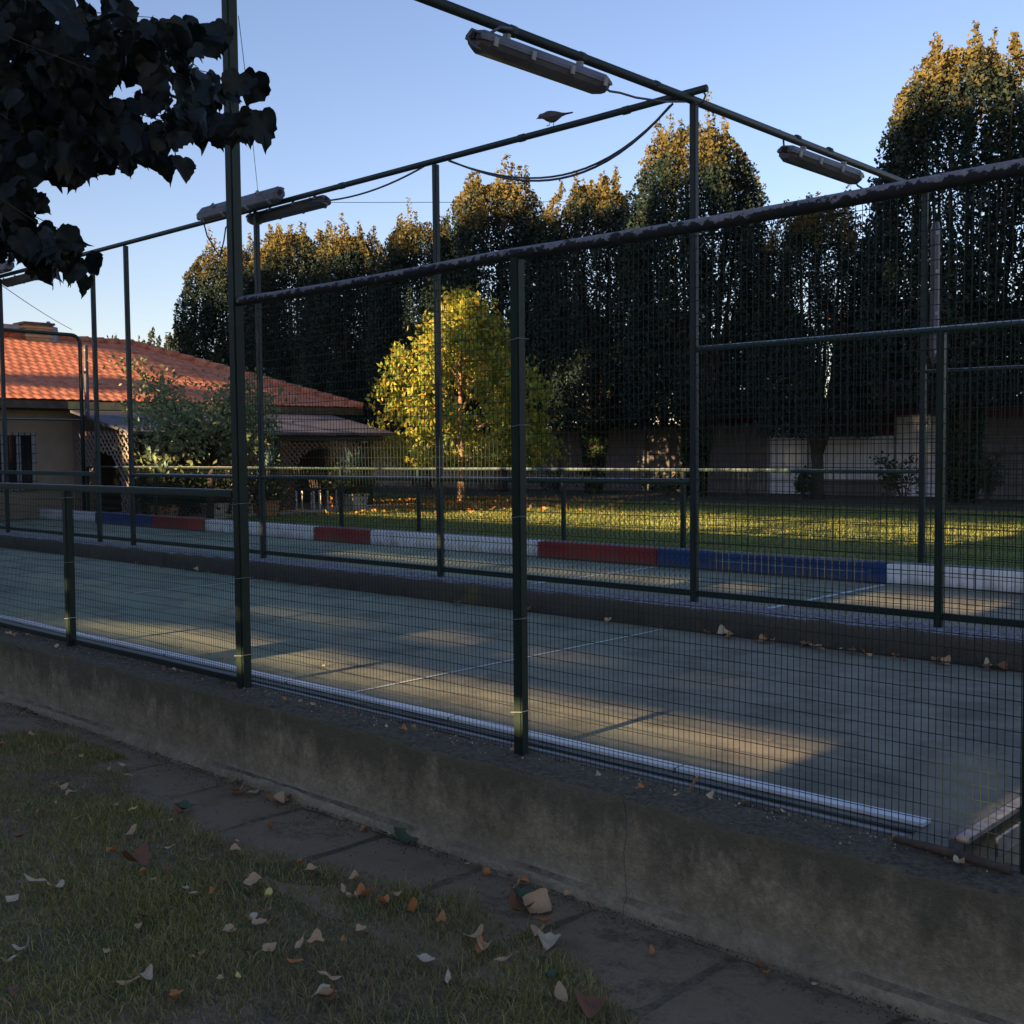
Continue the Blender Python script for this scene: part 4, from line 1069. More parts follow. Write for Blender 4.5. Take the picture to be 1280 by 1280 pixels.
def pergola():
    XF = -19.5; XB_ = -21.5
    YA = at(165, 560, X=XF).y; YB = at(476, 540, X=XF).y
    zf, zb = 2.14, 2.56
    root = empty('porch', (XF, 13, LZ), 'covered porch with grey sheet roof and arched wooden lattice along the house', 'porch')
    MB().add([(XF + .25, YA - .2, zf - .03), (XF + .25, YB + .2, zf - .03), (XB_, YB + .2, zb), (XB_, YA - .2, zb), (XF + .25, YA - .2, zf + .02), (XF + .25, YB + .2, zf + .02), (XB_, YB + .2, zb + .05), (XB_, YA - .2, zb + .05)],
             [(3, 2, 1, 0), (4, 5, 6, 7), (0, 1, 5, 4), (1, 2, 6, 5), (2, 3, 7, 6), (3, 0, 4, 7)]).build('sheet_roof', M['tinroof'], root)
    MB().box((XF - .05, YA, zf - .16), (XF + .06, YB, zf - .04)).build('front_beam', M['darkwood'], root)
    posts = [YA, at(178, 560, X=XF).y, at(300, 560, X=XF).y, at(346, 560, X=XF).y, at(450, 560, X=XF).y]
    for y in posts: sq_post(XF, y, LZ, zf - .16, .09, root, M['darkwood'])
    # end panel facing us, arched
    lattice(root, (XB_ - .2, YA), (1, 0), XF - XB_ + .15, LZ, zf + .05, .15, M['latticepale'], (.55, 1.75, 1.15))
    lattice(root, (XF, YA + .06), (0, 1), posts[1] - YA - .1, LZ, zf - .17, .13, M['lattice'])
    lattice(root, (XF, posts[1] + .06), (0, 1), posts[2] - posts[1] - .1, LZ, zf - .17, .13, M['lattice'], (.35, posts[2] - posts[1] - .5, 1.0))
    lattice(root, (XF, posts[2] + .06), (0, 1), posts[3] - posts[2] - .1, 1.5, zf - .17, .13, M['lattice'])
    lattice(root, (XF, posts[3] + .06), (0, 1), posts[4] - posts[3] - .1, LZ, zf - .17, .13, M['lattice'], (.42, posts[4] - posts[3] - .6, 1.25))
    # lower boards between the openings
    lattice(root, (XF + .02, posts[1] + .06), (0, 1), posts[2] - posts[1] - .1, LZ + .02, .95, .10, M['darkwood'])
    MB().box((-22.0, YA - .3, LZ + .004), (XF + .5, YB + .3, LZ + .06)).build('floor_slab', M['cream'], root)
    MB().box((XF - .35, YB - .5, LZ + .06), (XF - .3, YB, zf - .2)).build('end_screen', M['darkwood'], root)
    return XF, YA, YB, posts
XF, YA, YB, PP = pergola()

# potted plants in front of the porch
def potted(px, X, potmat, label, h=.32, wd=.40, leaves=26, tall=1.1):
    y = at(px, 620, X=X).y; b0 = Vector((X, y, LZ + .005))
    root = empty('potted_plant', b0, label, 'potted plant', 'potted plants in front of the porch')
    mb = MB(); V = []
    for z, k in ((0, .8), (h * .9, 1), (h * .9, 1.08), (h, 1.08), (h, .9), (h * .8, .88)):
        V += [(b0.x + i * wd * .5 * k, b0.y + j * wd * .5 * k, b0.z + z) for i, j in ((-1, -1), (1, -1), (1, 1), (-1, 1))]
    Fc = [(3, 2, 1, 0)] + [(i * 4 + k, i * 4 + (k + 1) % 4, (i + 1) * 4 + (k + 1) % 4, (i + 1) * 4 + k) for i in range(5) for k in range(4)] + [(20, 21, 22, 23)]
    mb.add(V, Fc).build('pot', potmat, root)
    mb = MB(); tips = []
    for i in range(3):
        q = b0 + Vector((random.uniform(-.15, .15), random.uniform(-.2, .2), h + tall * random.uniform(.25, .7))); mb.tube([b0 + Vector((0, 0, h * .8)), q], [.03, .02], 6); tips.append(q)
    mb.build('stem', M['bark'], root)
    Vs = []; Fs = []
    for i in range(leaves * 2):
        s0 = random.choice(tips); a = random.uniform(0, 6.28); e = random.uniform(.15, 1.4); d = Vector((math.cos(a) * math.cos(e), math.sin(a) * math.cos(e), math.sin(e)))
        L = random.uniform(.3, .55); side = d.cross(Vector((0, 0, 1))).normalized() * .022; tip = s0 + d * L + Vector((0, 0, -.1 * (1.5 - e)))
        n0 = len(Vs); Vs += [tuple(s0 - side), tuple(s0 + side), tuple(s0 + d * L * .6 + side * .8), tuple(tip), tuple(s0 + d * L * .6 - side * .8)]
        Fs += [(n0, n0 + 1, n0 + 2), (n0, n0 + 2, n0 + 4), (n0 + 2, n0 + 3, n0 + 4)]
    npmesh('leaves', Vs, Fs, M['yucca'], root)
    n = 900; P = np.array(tips[0]) * 0 + np.array(b0) + np.array([0, 0, h + .25]) + rng.normal(size=(n, 3)) * np.array([.22, .25, .2])
    leafcloud('foliage', P, .07, M['hedge'], root)
potted(443, -19.0, M['palepot'], 'sunlit pale square pot with spiky plant at the right end of the porch', .36, .42)
potted(332, -18.95, M['pot'], 'orange terracotta pot with bushy plant right of the thick post', .30, .40)
potted(268, -18.9, M['palepot'], 'ribbed pale pot with spiky plant left of the thick post', .30, .38, tall=1.4)
potted(205, -18.9, M['pot'], 'dark potted spiky plant under the small grey green tree', .30, .38, tall=1.6)
potted(418, -19.9, M['pot'], 'blue green spiky plant in a pot inside the lattice arch', .3, .36, 40, 1.6)
# garden chairs in the porch gloom
def chair(px, X, rz, label):
    y = at(px, 620, X=X).y
    root = bpy.data.objects.new('garden_chair', None); COL.objects.link(root); root.location = (X, y, LZ + .062); root.rotation_euler.z = rz; root['localparts'] = 1
    tag(root, label, 'chair', 'garden chairs under the porch')
    MB().box((-.21, -.21, .40), (.21, .21, .43)).build('seat', M['darkwood'], root, bevel=.01)
    mb = MB()
    for k in np.linspace(-.19, .19, 5): mb.bar((-.2, k, .44), (-.27, k, .85), .03, .012)
    mb.bar((-.27, -.21, .86), (-.27, .21, .86), .03, .05); mb.build('backrest', M['darkwood'], root)
    for i, j in ((-1, -1), (-1, 1), (1, -1), (1, 1)):
        MB().bar((i * .19, j * .19, 0), (i * .18, j * .18, .4), .03).build('leg', M['whiteframe'], root)
chair(385, -19.1, 2.2, 'garden chair with pale legs before the lattice arch')
chair(405, -19.2, .4, 'second pale legged garden chair, beside the sunlit pot')
chair(300, -19.3, 1.2, 'dark garden chair close behind the thick post')

# ------------------------------------------------------------------ back wall, gate, red buildings
WY = 27.0
zt = 2.42
r = empty('block_wall', (-18, WY, LZ), 'long concrete block wall behind the row of upright trees', 'wall')
xa, xb = at(960, 560, Y=WY).x, at(1118, 560, Y=WY).x
xg1, xg2 = at(1012, 560, Y=WY).x, at(1184, 560, Y=WY).x
MB().box((-60, WY, LZ - .1), (xa, WY + .2, zt)).build('wall_section', M['block'], r)
MB().box((xg2, WY, LZ - .1), (12, WY + .2, zt)).build('wall_section', M['block'], r)
MB().box((xg1, WY, LZ - .1), (xb, WY + .2, LZ + .42)).build('plinth', M['block'], r)
MB().box((xg1, WY + .03, LZ + .42), (xb, WY + .15, 2.02)).build('plaster_panel', M['palepanel'], r)
for x in np.arange(-44, xa - .5, 3.4): MB().box((x - .15, WY - .12, LZ - .1), (x + .15, WY - .003, zt)).build('pier', M['block'], r)
def gate(x0, x1, h, label):
    g = empty('sheet_gate', ((x0 + x1) / 2, WY, LZ), label, 'gate')
    mb = MB(); n = int((x1 - x0) / .12)
    for i in range(n):
        a = x0 + (x1 - x0) * i / n; c = x0 + (x1 - x0) * (i + 1) / n; mb.box((a, WY + (.0 if i % 2 else .02), LZ + .03), (c - .004, WY + .05, h))
    mb.build('ribbed_panel', M['palepanel'], g)
    mb = MB(); mb.bar((x0, WY - .02, h), (x1, WY - .02, h), .05); mb.bar((x0 + .02, WY - .02, LZ), (x0 + .02, WY - .02, h - .03), .05); mb.bar((x1 - .02, WY - .02, LZ), (x1 - .02, WY - .02, h - .03), .05); mb.build('frame', M['galv'], g)
gate(xa + .01, xg1 - .01, 2.5, 'pale ribbed sheet gate in the block wall, left of the forked trunk')
gate(xb + .01, xg2 - .01, 2.5, 'pale ribbed sheet gate in the block wall, behind the far tall post')
# shed with red fascia just behind the wall
r = empty('red_shed', (-15, 31, LZ), 'low dark red shed with shallow roof behind the pale gates', 'shed')
MB().box((-20.5, 29.5, LZ), (-12.6, 33, 2.95)).build('wall', M['redplaster'], r)
MB().box((-20.7, 29.2, 2.955), (-12.4, 33.2, 3.08)).build('roof', M['gutter'], r)
MB().box((-16.9, 29.47, 2.55), (-15.2, 29.497, 2.85)).build('window', M['glass'], r)
MB().box((-11.5, 28.6, LZ), (-4, 31, 2.9)).build('side_wall', M['redplaster'], r)
r = empty('brick_house', (-17, 38, LZ), 'taller orange brick building glimpsed between the dark trees', 'building')
mb = MB().box((-18.9, 36, LZ), (-15.8, 42, 6.0)); mb.build('wall', M['redplaster'], r)
MB().add([(-19.2, 35.6, 6.0), (-15.5, 35.6, 6.0), (-15.5, 42.4, 6.0), (-19.2, 42.4, 6.0), (-19.2, 39, 6.9), (-15.5, 39, 6.9)], [(0, 1, 5, 4), (2, 3, 4, 5), (0, 4, 3), (1, 2, 5), (0, 3, 2, 1)]).build('roof', M['tile'], r)
for x in (-18.2, -16.7):
    f_ = MB().box((x - .4, 35.96, 3.9), (x + .4, 35.997, 5.2)).build('window', M['whiteframe'], r)
    MB().box((x - .33, 35.94, 3.97), (x + .33, 35.957, 5.13)).build('pane', M['glass'], f_)
r = empty('cream_building', (-12, 45, LZ), 'cream building beyond the wall seen through gaps in the trees', 'building')
MB().box((-15.4, 44, LZ), (-2, 50, 3.9)).build('wall', M['cream'], r)
MB().add([(-15.8, 43.6, 3.9), (-1.6, 43.6, 3.9), (-1.6, 50.4, 3.9), (-15.8, 50.4, 3.9), (-15.8, 47, 4.8), (-1.6, 47, 4.8)], [(0, 1, 5, 4), (2, 3, 4, 5), (0, 4, 3), (1, 2, 5), (0, 3, 2, 1)]).build('roof', M['tile'], r)

# dark evergreens beyond the wall
EV = None
for i, (x, y, h_, w_, lab) in enumerate(((-21.0, 35, 6.4, 2.5, 'dark evergreen beyond the wall seen just right of the corner post'), (-12.2, 33.2, 5.2, 2.5, 'dark evergreen beyond the wall between the red shed and the tallest tree'), (-6.3, 33, 5.6, 2.8, 'dark evergreen beyond the wall at the right edge'), (-47, 31, 6.5, 2.6, 'dark evergreen beyond the wall behind the roof of the house'), (-41.5, 30.5, 6.2, 2.8, 'dark evergreen beyond the wall behind the thick post'),
        (-36, 31, 6.6, 2.8, 'dark evergreen beyond the wall behind the roof end'), (-31, 30.4, 6.2, 2.7, 'dark evergreen beyond the wall left of the yellow tree'),
        (-26.2, 30.6, 6.4, 2.7, 'dark evergreen beyond the wall directly behind the yellow tree'), (-21.8, 30.3, 5.6, 2.4, 'dark evergreen beyond the wall just left of the corner post'))):
    root = bpy.data.objects.new('evergreen_tree', None); COL.objects.link(root); root.location = (x, y, LZ); root.scale = (w_ / 2.6, w_ / 2.6, h_ / 6.5); root.rotation_euler.z = i * 1.3
    tag(root, lab, 'tree', 'evergreens beyond the block wall')
    if EV is None:
        n = 24000; z = rng.uniform(.1, 6.5, n); a_ = rng.uniform(0, 6.28, n); rr = 2.6 * np.sqrt(np.clip(1 - (z / 6.6) ** 2.4, .02, 1)) * rng.uniform(.3, 1, n) ** .5 * (1 + .15 * np.sin(a_ * 3 + z))
        c_ = leafcloud('crown', np.stack([rr * np.cos(a_), rr * np.sin(a_), z], 1), .16, M['hedge']); c_.parent = root
        t_ = MB().tube([(0, 0, -.1), (0, 0, 3), (0, 0, 6)], [.2, .14, .03], 8).build('trunk', M['bark']); t_.parent = root; EV = (c_.data, t_.data)
    else:
        for nme, me in zip(('crown', 'trunk'), EV):
            o = bpy.data.objects.new(nme, me); COL.objects.link(o); o.parent = root
# shrubs at the foot of the block wall
def shrub(px, py, rad, h, label, n=420):
    y = 24.6; p = at(px, py, Y=y); b0 = Vector((p.x, y, LZ))
    root = empty('shrub', b0, label, 'shrub', 'shrubs along the back wall')
    mb = MB(); tips = []
    for i in range(9):
        q = b0 + Vector((random.uniform(-rad, rad), random.uniform(-rad, rad) * .6, random.uniform(.5, 1) * h)); mb.tube([b0, b0.lerp(q, .5) + Vector((0, 0, .08)), q], [.02, .012, .004], 5); tips += [q, b0.lerp(q, .6)]
    mb.build('stem', M['bark'], root)
    T = np.array([tuple(t) for t in tips]); P = T[rng.integers(0, len(T), n)] + rng.normal(size=(n, 3)) * .10 * h
    P[:, 2] = np.maximum(P[:, 2], LZ + .02); leafcloud('foliage', P, .10, M['hedge'], root)
shrub(1130, 600, .6, 1.0, 'loose dark shrub in front of the pale panel, left of the far tall post')
shrub(1235, 600, .6, 1.1, 'leafy shrub by the block wall at the right edge')
shrub(1003, 600, .3, .7, 'small shrub against the left pale gate beside the forked trunk', 400)
shrub(700, 600, .9, .7, 'low dark shrub in the shade right of the yellow tree')
shrub(835, 600, .8, .6, 'low shrub at the wall foot just left of the corner post')

# ------------------------------------------------------------------ unseen blockers added behind the camera to shape sun and shade
def shade():
    M['glow'] = leaf_mat('warm_fill_leaf', [(.30, .27, .13), (.38, .33, .16)], .32)  # pale translucent leaves of the added row, giving warm fill light
    M['maskpale'] = simple('pale_mask', (.62, .52, .36), (.48, .40, .26), 6, .8, 0)  # kept pale so the added screen bounces light forward
    # added unseen screen: columns gapped to let sun onto chosen patches
    YS = -6.0; mb = MB(); zoff = -YS * TAN
    x = -26.0; k = 0
    while x < 4:
        n1 = mnoise.noise(Vector((x * .55, 0, 0))); n2 = mnoise.noise(Vector((x * 1.7, 5, 0))); n3 = mnoise.noise(Vector((x * .4, 9, 0)))
        lit = []
        if -8.3 < x < -2.29:
            g = min(1, (x + 8.3) / 1.2); a0 = TT(CZ, 3.72); lit.append((a0 + .006 * n2, a0 + (.094 + .018 * n1) * g + .004 * n2))
            if x > -7.6: a0 = TT(CZ, 4.95); lit.append((a0 + .012 * n1, a0 + (.026 if x < -5 else .010) + .02 * n2))
        if -1.40 < x < -1.24: lit.append((TT(.6, 3.4), TT(.6, 4.4)))
        if -11 < x < -5.1: a0 = TT(CZ, 8.4); lit.append((a0 + .01 * n2, a0 + .05 + .02 * n1))
        elif -4.34 < x < -3.2: lit.append((TT(CZ, 8.15) + .02 * n2, TT(CZ, 8.95) + .035 * n1))
        top = (TT(LZ, 14.1) if x < -5.0 else 3.1) + .03 * n2
        if x < -19.32:
            top = 4.15 if x < -19.85 else 3.95
            j = int(round((x + 26) * 10))
            if j in (63, 64, 56, 48, 49, 43, 34, 35): lit.append((3.34 + .02 * (j % 5), 3.50 + .02 * (j % 4)))
            if j in (64, 57, 49, 42): lit.append((3.64, 3.76 + .03 * (j % 3)))
        z = -.2; 
        for a, c in lit:
            if c - a < .01: continue
            mb.box((x, YS, z), (x + .1, YS + .03, a + zoff)); z = c + zoff
        mb.box((x, YS, z), (x + .1, YS + .03, top + zoff)); x += .1
    for xx in (-6.97, -9.54, -12.12, -12.92, -15.52): mb.box((xx - .05, YS - .05, 3.5 + zoff), (xx + .05, YS - .001, 6.0 + zoff))  # added poles that keep sun off the frame posts
    mb.box((-18.7, YS - .05, 3.95 + zoff), (-16.6, YS - .001, 5.6 + zoff))  # added board that keeps sun off the small garden tree
    r = mb.build('sun_mask', M['maskpale'])
    tag(r, 'unseen gapped screen added behind the photographer to shape the sunlight', 'screen')
    MB().box((-26, YS - .06, -.1), (4, YS - .01, .6 + zoff)).build('plinth', M['block'], r)  # solid foot of the added screen
    # added leaf row further back, holes cut where sun should pass
    YT = -28.0; zo = -YT * TAN; H = 14.6
    n = 60000; X = rng.uniform(-44, 9, n); T = rng.uniform(2.3, H + 1.6, n); keep = np.ones(n, bool)
    nz_ = np.array([mnoise.noise(Vector((x * .5, t * .6, 0))) for x, t in zip(X, T)]); nf = np.array([mnoise.noise(Vector((x * 1.6, t * 1.9, 7))) for x, t in zip(X, T)])
    def cut(mask): keep[mask] = False
    cut((X > -5.4) & (T < 2.98))
    cut((X > -19.35) & (X < -5.25) & (T < TT(LZ, 18.8) + .10 * nf))                                # sunny lawn
    cut((X > np.where(T > 6.3, -20.8, -21.5) + .3 * nf) & (X < np.where(T > 6.2, -18.4, -18.0) + .3 * nf) & (T < 9.5 + .4 * nz_) & (T > np.where(X < -19.35, 5.1, 2)) & (nf > -.45))         # yellow tree
    cut((X > -28) & (X < -21.0) & (T > 4.4) & (T < 6.35 + (-21.6 - X) * .2) & (nz_ * 1.0 + .55 * nf + .20 + .05 * (X + 24) > -.02))   # roof, dappled
    cut((X > -20.0) & (X < -18.7) & (T > 3.9) & (T < 4.75)); cut((X > -22.3) & (X < -19.2) & (T > 3.1) & (T < 4.0))
    cut(T > TT(7.9, 25) + .9 * nz_ + .5 * nf + np.where(X > -15, .1, 0) - np.where(X < -30, .35, 0))
    cut((np.abs(X + 26) < .9) & (np.abs(T - 11.4) < .8) | (np.abs(X + 17.8) < .5) & (np.abs(T - 12.9) < .7))
    cut((np.abs(X + 4.42) < .12) & (np.abs(T - 4.83) < .14))
    X, T = X[keep], T[keep]; Z = T + zo
    bounds = [-44, -37.5, -31, -24.5, -18, -11.5, -5, 2, 9]
    for i in range(len(bounds) - 1):
        a, c = bounds[i], bounds[i + 1]; m_ = (X >= a) & (X < c); cx = (a + c) / 2
        rt = empty('sun_mask_tree', (cx, YT, 0), 'unseen leaf mass added far behind the photographer to block the sun', 'tree', 'added sun blockers behind the photographer')
        P = np.stack([X[m_], YT + rng.uniform(-.5, .5, m_.sum()), Z[m_]], 1)
        P[:, 2] += (P[:, 1] - YT) * -TAN
        leafcloud('crown', P, .62, M['glow'], rt, None, .85)
        mb = MB(); mb.tube([(cx, YT, -.1), (cx, YT, 4), (cx, YT, 12)], [.3, .22, .05], 8); mb.build('trunk', M['bark'], rt)
shade()

# ------------------------------------------------------------------ grass
def blades(name, P, h, wd, mat, lean=.5):
    n = len(P); a = rng.uniform(0, 2 * np.pi, n); h = h * rng.uniform(.5, 1.25, n)
    side = np.stack([np.cos(a), np.sin(a), np.zeros(n)], 1) * (wd * rng.uniform(.7, 1.3, n))[:, None]
    b_ = rng.uniform(0, 2 * np.pi, n); ln = rng.uniform(.1, 1, n) * lean
    d = np.stack([np.cos(b_) * ln, np.sin(b_) * ln, np.ones(n)], 1); d = unit(d)
    mid = P + d * h[:, None] * .55; tip = mid + unit(d + np.stack([np.cos(b_) * ln * 1.6, np.sin(b_) * ln * 1.6, -ln * .7], 1)) * h[:, None] * .5
    V = np.stack([P - side, P + side, mid + side * .7, tip, mid - side * .7], 1).reshape(-1, 3)
    i = np.arange(n)[:, None] * 5
    Fq = np.concatenate([i + np.array([0, 1, 2]), i + np.array([0, 2, 4]), i + np.array([2, 3, 4])], 0)
    return npmesh(name, V, Fq, mat)
n = 230000
X = rng.uniform(-8.5, -1.4, n); Y = rng.uniform(.4, 2.95, n)
x_, y_, d_ = project(np.stack([X, Y, np.full(n, GZ)], 1))
ok = (x_ > -60) & (x_ < 1340) & (y_ < 1330) & (d_ > 0)
X, Y = X[ok], Y[ok]
den = np.array([(1.0 if y < edge_y(x) else math.exp(-(y - edge_y(x)) / .035)) * (.42 + .9 * max(0, .5 + 1.0 * mnoise.noise(Vector((x * 1.7, y * 1.7, 0))))) for x, y in zip(X, Y)])
ok = rng.uniform(0, 1, len(X)) < den; X, Y = X[ok], Y[ok]
Z = np.array([turf_h(x, y) for x, y in zip(X, Y)]) - .004
hh = np.array([.030 + .042 * max(0, .4 + mnoise.noise(Vector((x * 2.3, y * 2.3, 5)))) for x, y in zip(X, Y)])
o = blades('grass', np.stack([X, Y, Z], 1), hh, .0018, M['grass'], 1.1); tag(o, kind='stuff')
o['label'] = 'short thin grass of the shaded turf in the foreground'
n = 120000
X = rng.uniform(-27, -2, n); Y = 10.3 + rng.uniform(0, 1, n) ** .9 * 11.5
o = blades('lawn_grass', np.stack([X, Y, np.full(n, LZ)], 1), .05, .006, M['fargrass'], 1.0); tag(o, 'short grass of the far lawn with a sunny band', kind='stuff')
# fallen yellow leaves below the autumn tree, uncountable
b0 = at(577, 630, Z=LZ); n = 1900
P = np.array(b0) + np.stack([rng.normal(size=n) * 1.7, rng.normal(size=n) * 1.6 - .6, rng.uniform(.01, .06, n)], 1)
o = leafcloud('leaf_litter', P, .12, M['litter'], None, None, .6); tag(o, 'carpet of fallen orange leaves under the yellow tree', kind='stuff')
# path debris: crumbs of soil and bits
n = 3500; X = rng.uniform(-7.5, -1.2, n); Y = 3.09 - np.abs(rng.normal(size=n)) ** 1.6 * .045
P = np.stack([X, Y, np.full(n, GZ + .026)], 1)
o = leafcloud('soil_crumbs', P, .009, M['soil'], None, None, .8); tag(o, 'crumbs of soil and bark along the foot of the wall', kind='stuff')
n = 480; X = rng.uniform(-8, -1.0, n); Y = 3.30 - np.abs(rng.normal(size=n)) * .06; Y = np.clip(Y, 3.13, 3.31)
o = leafcloud('wall_grit', np.stack([X, Y, np.full(n, .546)], 1), .008, DRY['pale'], None, None, .8); tag(o, 'pale grit and seed husks on the wall top', kind='stuff')

# ------------------------------------------------------------------ fallen leaves (each its own object)
LEAFME = {}
def leaf_mesh(v, colour):
    key = (v, colour)
    if key in LEAFME: return LEAFME[key]
    r_ = random.Random(v * 17 + 3)
    O = [(0, 0), (.18, .12), (.34, .18), (.46, .34), (.44, .52), (.30, .70), (.16, .86), (.02, 1.0)]
    if v % 3 == 1: O = [(0, 0), (.10, .15), (.18, .35), (.19, .55), (.13, .78), (.0, 1.0)]
    pts = O + [(-x * .95, y) for x, y in O[-2:0:-1]]
    n0_ = len(pts); dense = []
    for i in range(n0_):
        p0, p1, p2, p3 = pts[i - 1], pts[i], pts[(i + 1) % n0_], pts[(i + 2) % n0_]
        for t in (0, .34, .67):
            dense.append(tuple(.5 * (2 * p1[k] + (p2[k] - p0[k]) * t + (2 * p0[k] - 5 * p1[k] + 4 * p2[k] - p3[k]) * t * t + (3 * p1[k] - p0[k] - 3 * p2[k] + p3[k]) * t ** 3) for k in (0, 1)))
    pts = dense
    fold = r_.uniform(.3, 1.6); curl = r_.uniform(.4, 2.2); tw = r_.uniform(-.6, .6)
    bm = bmesh.new(); rings = []
    for k in (1.0, .6, .25):
        ring = []
        for x, y in pts:
            xx, yy = x * k, .5 + (y - .5) * k
            jag = 1 + (.05 * r_.uniform(-1, 1) if k == 1 else 0); xx *= jag
            z = fold * (xx * xx * 1.6 + .2 * abs(xx)) + .05 * math.sin(9 * yy + v) + curl * (yy - .5) ** 2 * .7 + tw * xx * (yy - .5) + .03 * math.sin(14 * xx + 11 * yy)
            ring.append(bm.verts.new((xx, yy - .5, z)))
        rings.append(ring)
    c = bm.verts.new((0, 0, 0)); n = len(pts)
    for a, b_ in ((0, 1), (1, 2)):
        for i in range(n): bm.faces.new((rings[a][i], rings[a][(i + 1) % n], rings[b_][(i + 1) % n], rings[b_][i]))
    for i in range(n): bm.faces.new((rings[2][i], rings[2][(i + 1) % n], c))
    # stalk
    s0 = [bm.verts.new((dx, -.5 + dy, fold * 0 + curl * .175 + dz)) for dx, dy, dz in ((-.012, .02, 0), (.012, .02, 0), (0, .02, .015), (.03, -.32, .06), (.042, -.32, .06), (.036, -.32, .07))]
    for i in range(3): bm.faces.new((s0[i], s0[(i + 1) % 3], s0[3 + (i + 1) % 3], s0[3 + i]))
    me = bpy.data.meshes.new('dry_leaf'); bm.to_mesh(me); bm.free()
    me.polygons.foreach_set('use_smooth', [True] * len(me.polygons)); me.materials.append(DRY[colour])
    LEAFME[key] = me; return me
def drop_leaf(p, s_, v, colour, label, group=None, rz=None, tilt=.35):
    o = bpy.data.objects.new('dry_leaf', leaf_mesh(v, colour)); COL.objects.link(o)
    o.location = p; o.scale = (s_, s_, s_ * .8); o.rotation_euler = (random.uniform(-tilt, tilt), random.uniform(-tilt, tilt), random.uniform(0, 6.28) if rz is None else rz)
    tag(o, label, 'leaf', group or 'fallen leaves'); return o
def gleaf(px, py, s_, v, colour, label, z=None, rz=None, tilt=.35):
    p = at(px, py, Z=GZ + .03); 
    drop_leaf((p.x, p.y, turf_h(p.x, p.y) + .026 + s_ * .12 if p.y < 2.7 else GZ + .034 + s_ * .08), s_ * 1.4, v, colour, label, None, rz, tilt)
gleaf(672, 1134, .085, 0, 'tan', 'largest tan leaf, standing on the path by the wall foot', rz=.4, tilt=.6)
gleaf(648, 1140, .075, 3, 'brown', 'dark brown curled leaf tucked against the largest tan leaf')
gleaf(648, 1122, .06, 2, 'green', 'grey green leaf piece behind the largest tan leaf')
gleaf(646, 1110, .045, 4, 'tan', 'small upright tan leaf nearest the wall behind the leaf cluster', tilt=.9)
gleaf(680, 1155, .055, 1, 'orange', 'orange strip of leaf in front of the largest tan leaf')
gleaf(686, 1182, .062, 2, 'pale', 'pale torn leaf lying on the path edge below the leaf cluster')
gleaf(516, 1146, .075, 1, 'orange', 'long orange leaf standing on edge in the grass', rz=1.2, tilt=1.0)
gleaf(552, 1160, .075, 4, 'orange', 'orange boat shaped leaf right of the upright orange one', rz=.7)
gleaf(506, 1050, .085, 0, 'green', 'fresh green leaf with long stalk against the wall foot', rz=1.9)
gleaf(336, 1128, .060, 1, 'yellow', 'bright yellow pointed leaf in the middle of the turf', rz=.8)
gleaf(314, 1155, .065, 1, 'pale', 'pale folded leaf just below the bright yellow one', rz=.6)
gleaf(324, 1160, .04, 0, 'tan', 'small tan leaf touching the pale folded one')
gleaf(172, 1088, .085, 3, 'brown', 'reddish brown crumpled leaf in the left turf')
gleaf(165, 1050, .065, 1, 'tan', 'slim tan leaf above the reddish crumpled one', rz=.5)
gleaf(166, 1020, .038, 4, 'yellow', 'small yellow leaf on the turf at left')
gleaf(42, 1113, .065, 1, 'pale', 'long pale leaf near the left border', rz=-.5)
gleaf(257, 1083, .055, 1, 'tan', 'tan leaf standing in the turf centre left', rz=-.4)
gleaf(317, 1110, .055, 0, 'tan', 'dull tan leaf above the bright yellow one')
gleaf(294, 992, .07, 3, 'orange', 'rust coloured crumpled leaf on the path beside the wall')
gleaf(315, 993, .05, 4, 'tan', 'light tan leaf next to the rust crumpled leaf by the wall')
gleaf(345, 1004, .075, 2, 'tan', 'broad dry leaf on the path right of the rust crumpled leaf')
gleaf(228, 1014, .07, 0, 'green', 'grey green flat leaf at the border of turf and path')
gleaf(222, 1022, .04, 3, 'brown', 'brown shred beneath the grey green flat leaf')
gleaf(338, 1036, .055, 1, 'orange', 'narrow orange leaf on the path joint', rz=.9)
gleaf(154, 960, .05, 1, 'pale', 'thin pale leaf on the shaded path far left')
gleaf(408, 1225, .062, 4, 'tan', 'cream and tan upright leaf at the bottom of the turf', rz=-.7, tilt=.8)
gleaf(405, 1248, .055, 2, 'pale', 'cream leaf just below the upright cream and tan one')
gleaf(162, 1235, .055, 1, 'tan', 'tan leaf of the pair near the bottom left', rz=-.8)
gleaf(182, 1226, .045, 3, 'pale', 'pale crumpled leaf of the pair near the bottom left')
gleaf(218, 1250, .045, 0, 'orange', 'dull orange leaf right of the bottom left pair')
gleaf(298, 1227, .035, 1, 'yellow', 'tiny yellow leaf in the lower turf')
gleaf(368, 1205, .042, 1, 'orange', 'small orange pointed leaf in the lower turf', rz=-.6)
gleaf(532, 1205, .045, 0, 'pale', 'small pale pink leaf in the turf centre')
gleaf(594, 1180, .055, 2, 'tan', 'flat tan leaf at the turf edge right of centre')
gleaf(600, 1192, .055, 4, 'orange', 'orange curled leaf just below the flat tan leaf at the turf edge')
gleaf(630, 1208, .045, 1, 'tan', 'small tan leaf at the right end of the turf')
gleaf(686, 1228, .05, 1, 'green', 'pale green narrow leaf on the turf bottom right')
gleaf(700, 1258, .075, 1, 'tan', 'long bent tan leaf near the bottom right turf', rz=.9)
gleaf(740, 1274, .075, 3, 'brown', 'brown leaf cut by the lower border right of the turf')
gleaf(815, 1192, .035, 4, 'orange', 'lone small orange leaf on the path slab at right')
gleaf(425, 1034, .03, 2, 'tan', 'small tan scrap on the clean path slab')
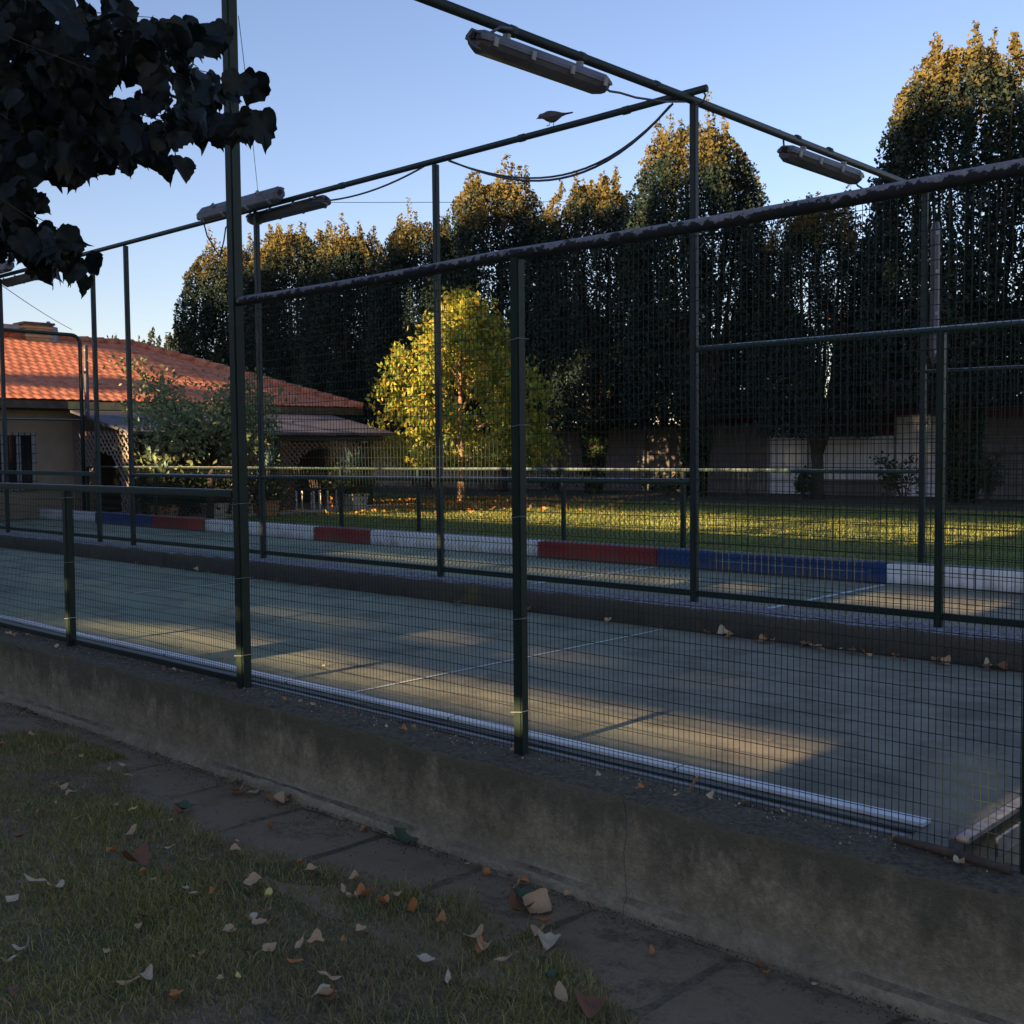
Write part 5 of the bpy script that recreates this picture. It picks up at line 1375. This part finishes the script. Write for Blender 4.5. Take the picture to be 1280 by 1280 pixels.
gleaf(430, 1120, .035, 4, 'tan', 'small curled leaf pair member in the turf under the path joint', tilt=.9)
gleaf(452, 1128, .045, 3, 'orange', 'orange and tan curled leaf right of the small curled one', tilt=.9)
gleaf(12, 1210, .055, 1, 'pale', 'pale leaf at the left border low down', rz=.5)
random.seed(21)
k = 0
while k < 72:
    x = random.uniform(-7.5, -1.9); y = random.uniform(1.0, 2.75)
    px, py, d = project(np.array([x, y, GZ]))
    if not (0 < px < 1280 and py < 1290) or y > edge_y(x): continue
    drop_leaf((x, y, turf_h(x, y) + .032), random.uniform(.025, .062), random.randrange(6), random.choice(['tan', 'pale', 'brown', 'orange', 'brown', 'tan']), 'small dry leaf or leaf scrap lying in the shaded grass', 'small dry leaves scattered in the near grass'); k += 1
for k in range(34):
    x = random.uniform(-7.5, -1.6); y = 3.085 - abs(random.gauss(0, .05))
    drop_leaf((x, y - .015, GZ + .035), random.uniform(.018, .045), random.randrange(6), random.choice(['tan', 'brown', 'brown', 'orange', 'pale']), 'small dry leaf scrap lying along the foot of the near wall', 'leaf scraps along the wall foot')
for k in range(34):
    x = random.uniform(-8, -1.2); y = random.uniform(3.17, 3.32)
    drop_leaf((x, y, .556), random.uniform(.016, .04), random.randrange(6), random.choice(['tan', 'brown', 'orange', 'pale']), 'small dry leaf scrap caught on top of the near wall', 'leaf scraps on the wall top', tilt=.8)
for k in range(60):
    x = random.choice([random.gauss(-3.1, .5), random.uniform(-12, -2)]); y = 6.22 - abs(random.gauss(0, .07))
    drop_leaf((x, y, CZ + .02), random.uniform(.03, .075), random.randrange(6), random.choice(['tan', 'brown', 'brown', 'orange', 'pale']), 'dry leaf blown against the dark dividing kerb', 'leaves against the dividing kerb', tilt=.6)
p = at(903, 797, Z=CZ); drop_leaf((p.x, p.y, CZ + .03), .09, 2, 'pale', 'pale crumpled leaf on the court at the foot of the kerb', 'fallen leaves', tilt=.6)
for k in range(26):
    x = random.uniform(-6, -1.6); y = random.uniform(3.8, 5.9)
    drop_leaf((x, y, CZ + .006), random.uniform(.012, .022), random.randrange(6), random.choice(['brown', 'tan', 'pale']), 'tiny leaf crumb on the near court surface', 'leaf crumbs on the near court')
p = at(862, 988, Z=.56); MB().tube([p + Vector((-.01, 0, -.01)), p + Vector((.015, .03, .05))], .005, 6).build('twig', M['palebark']); tag(bpy.data.objects['twig'], 'short pale twig leaning on the court board behind the mesh', 'twig')
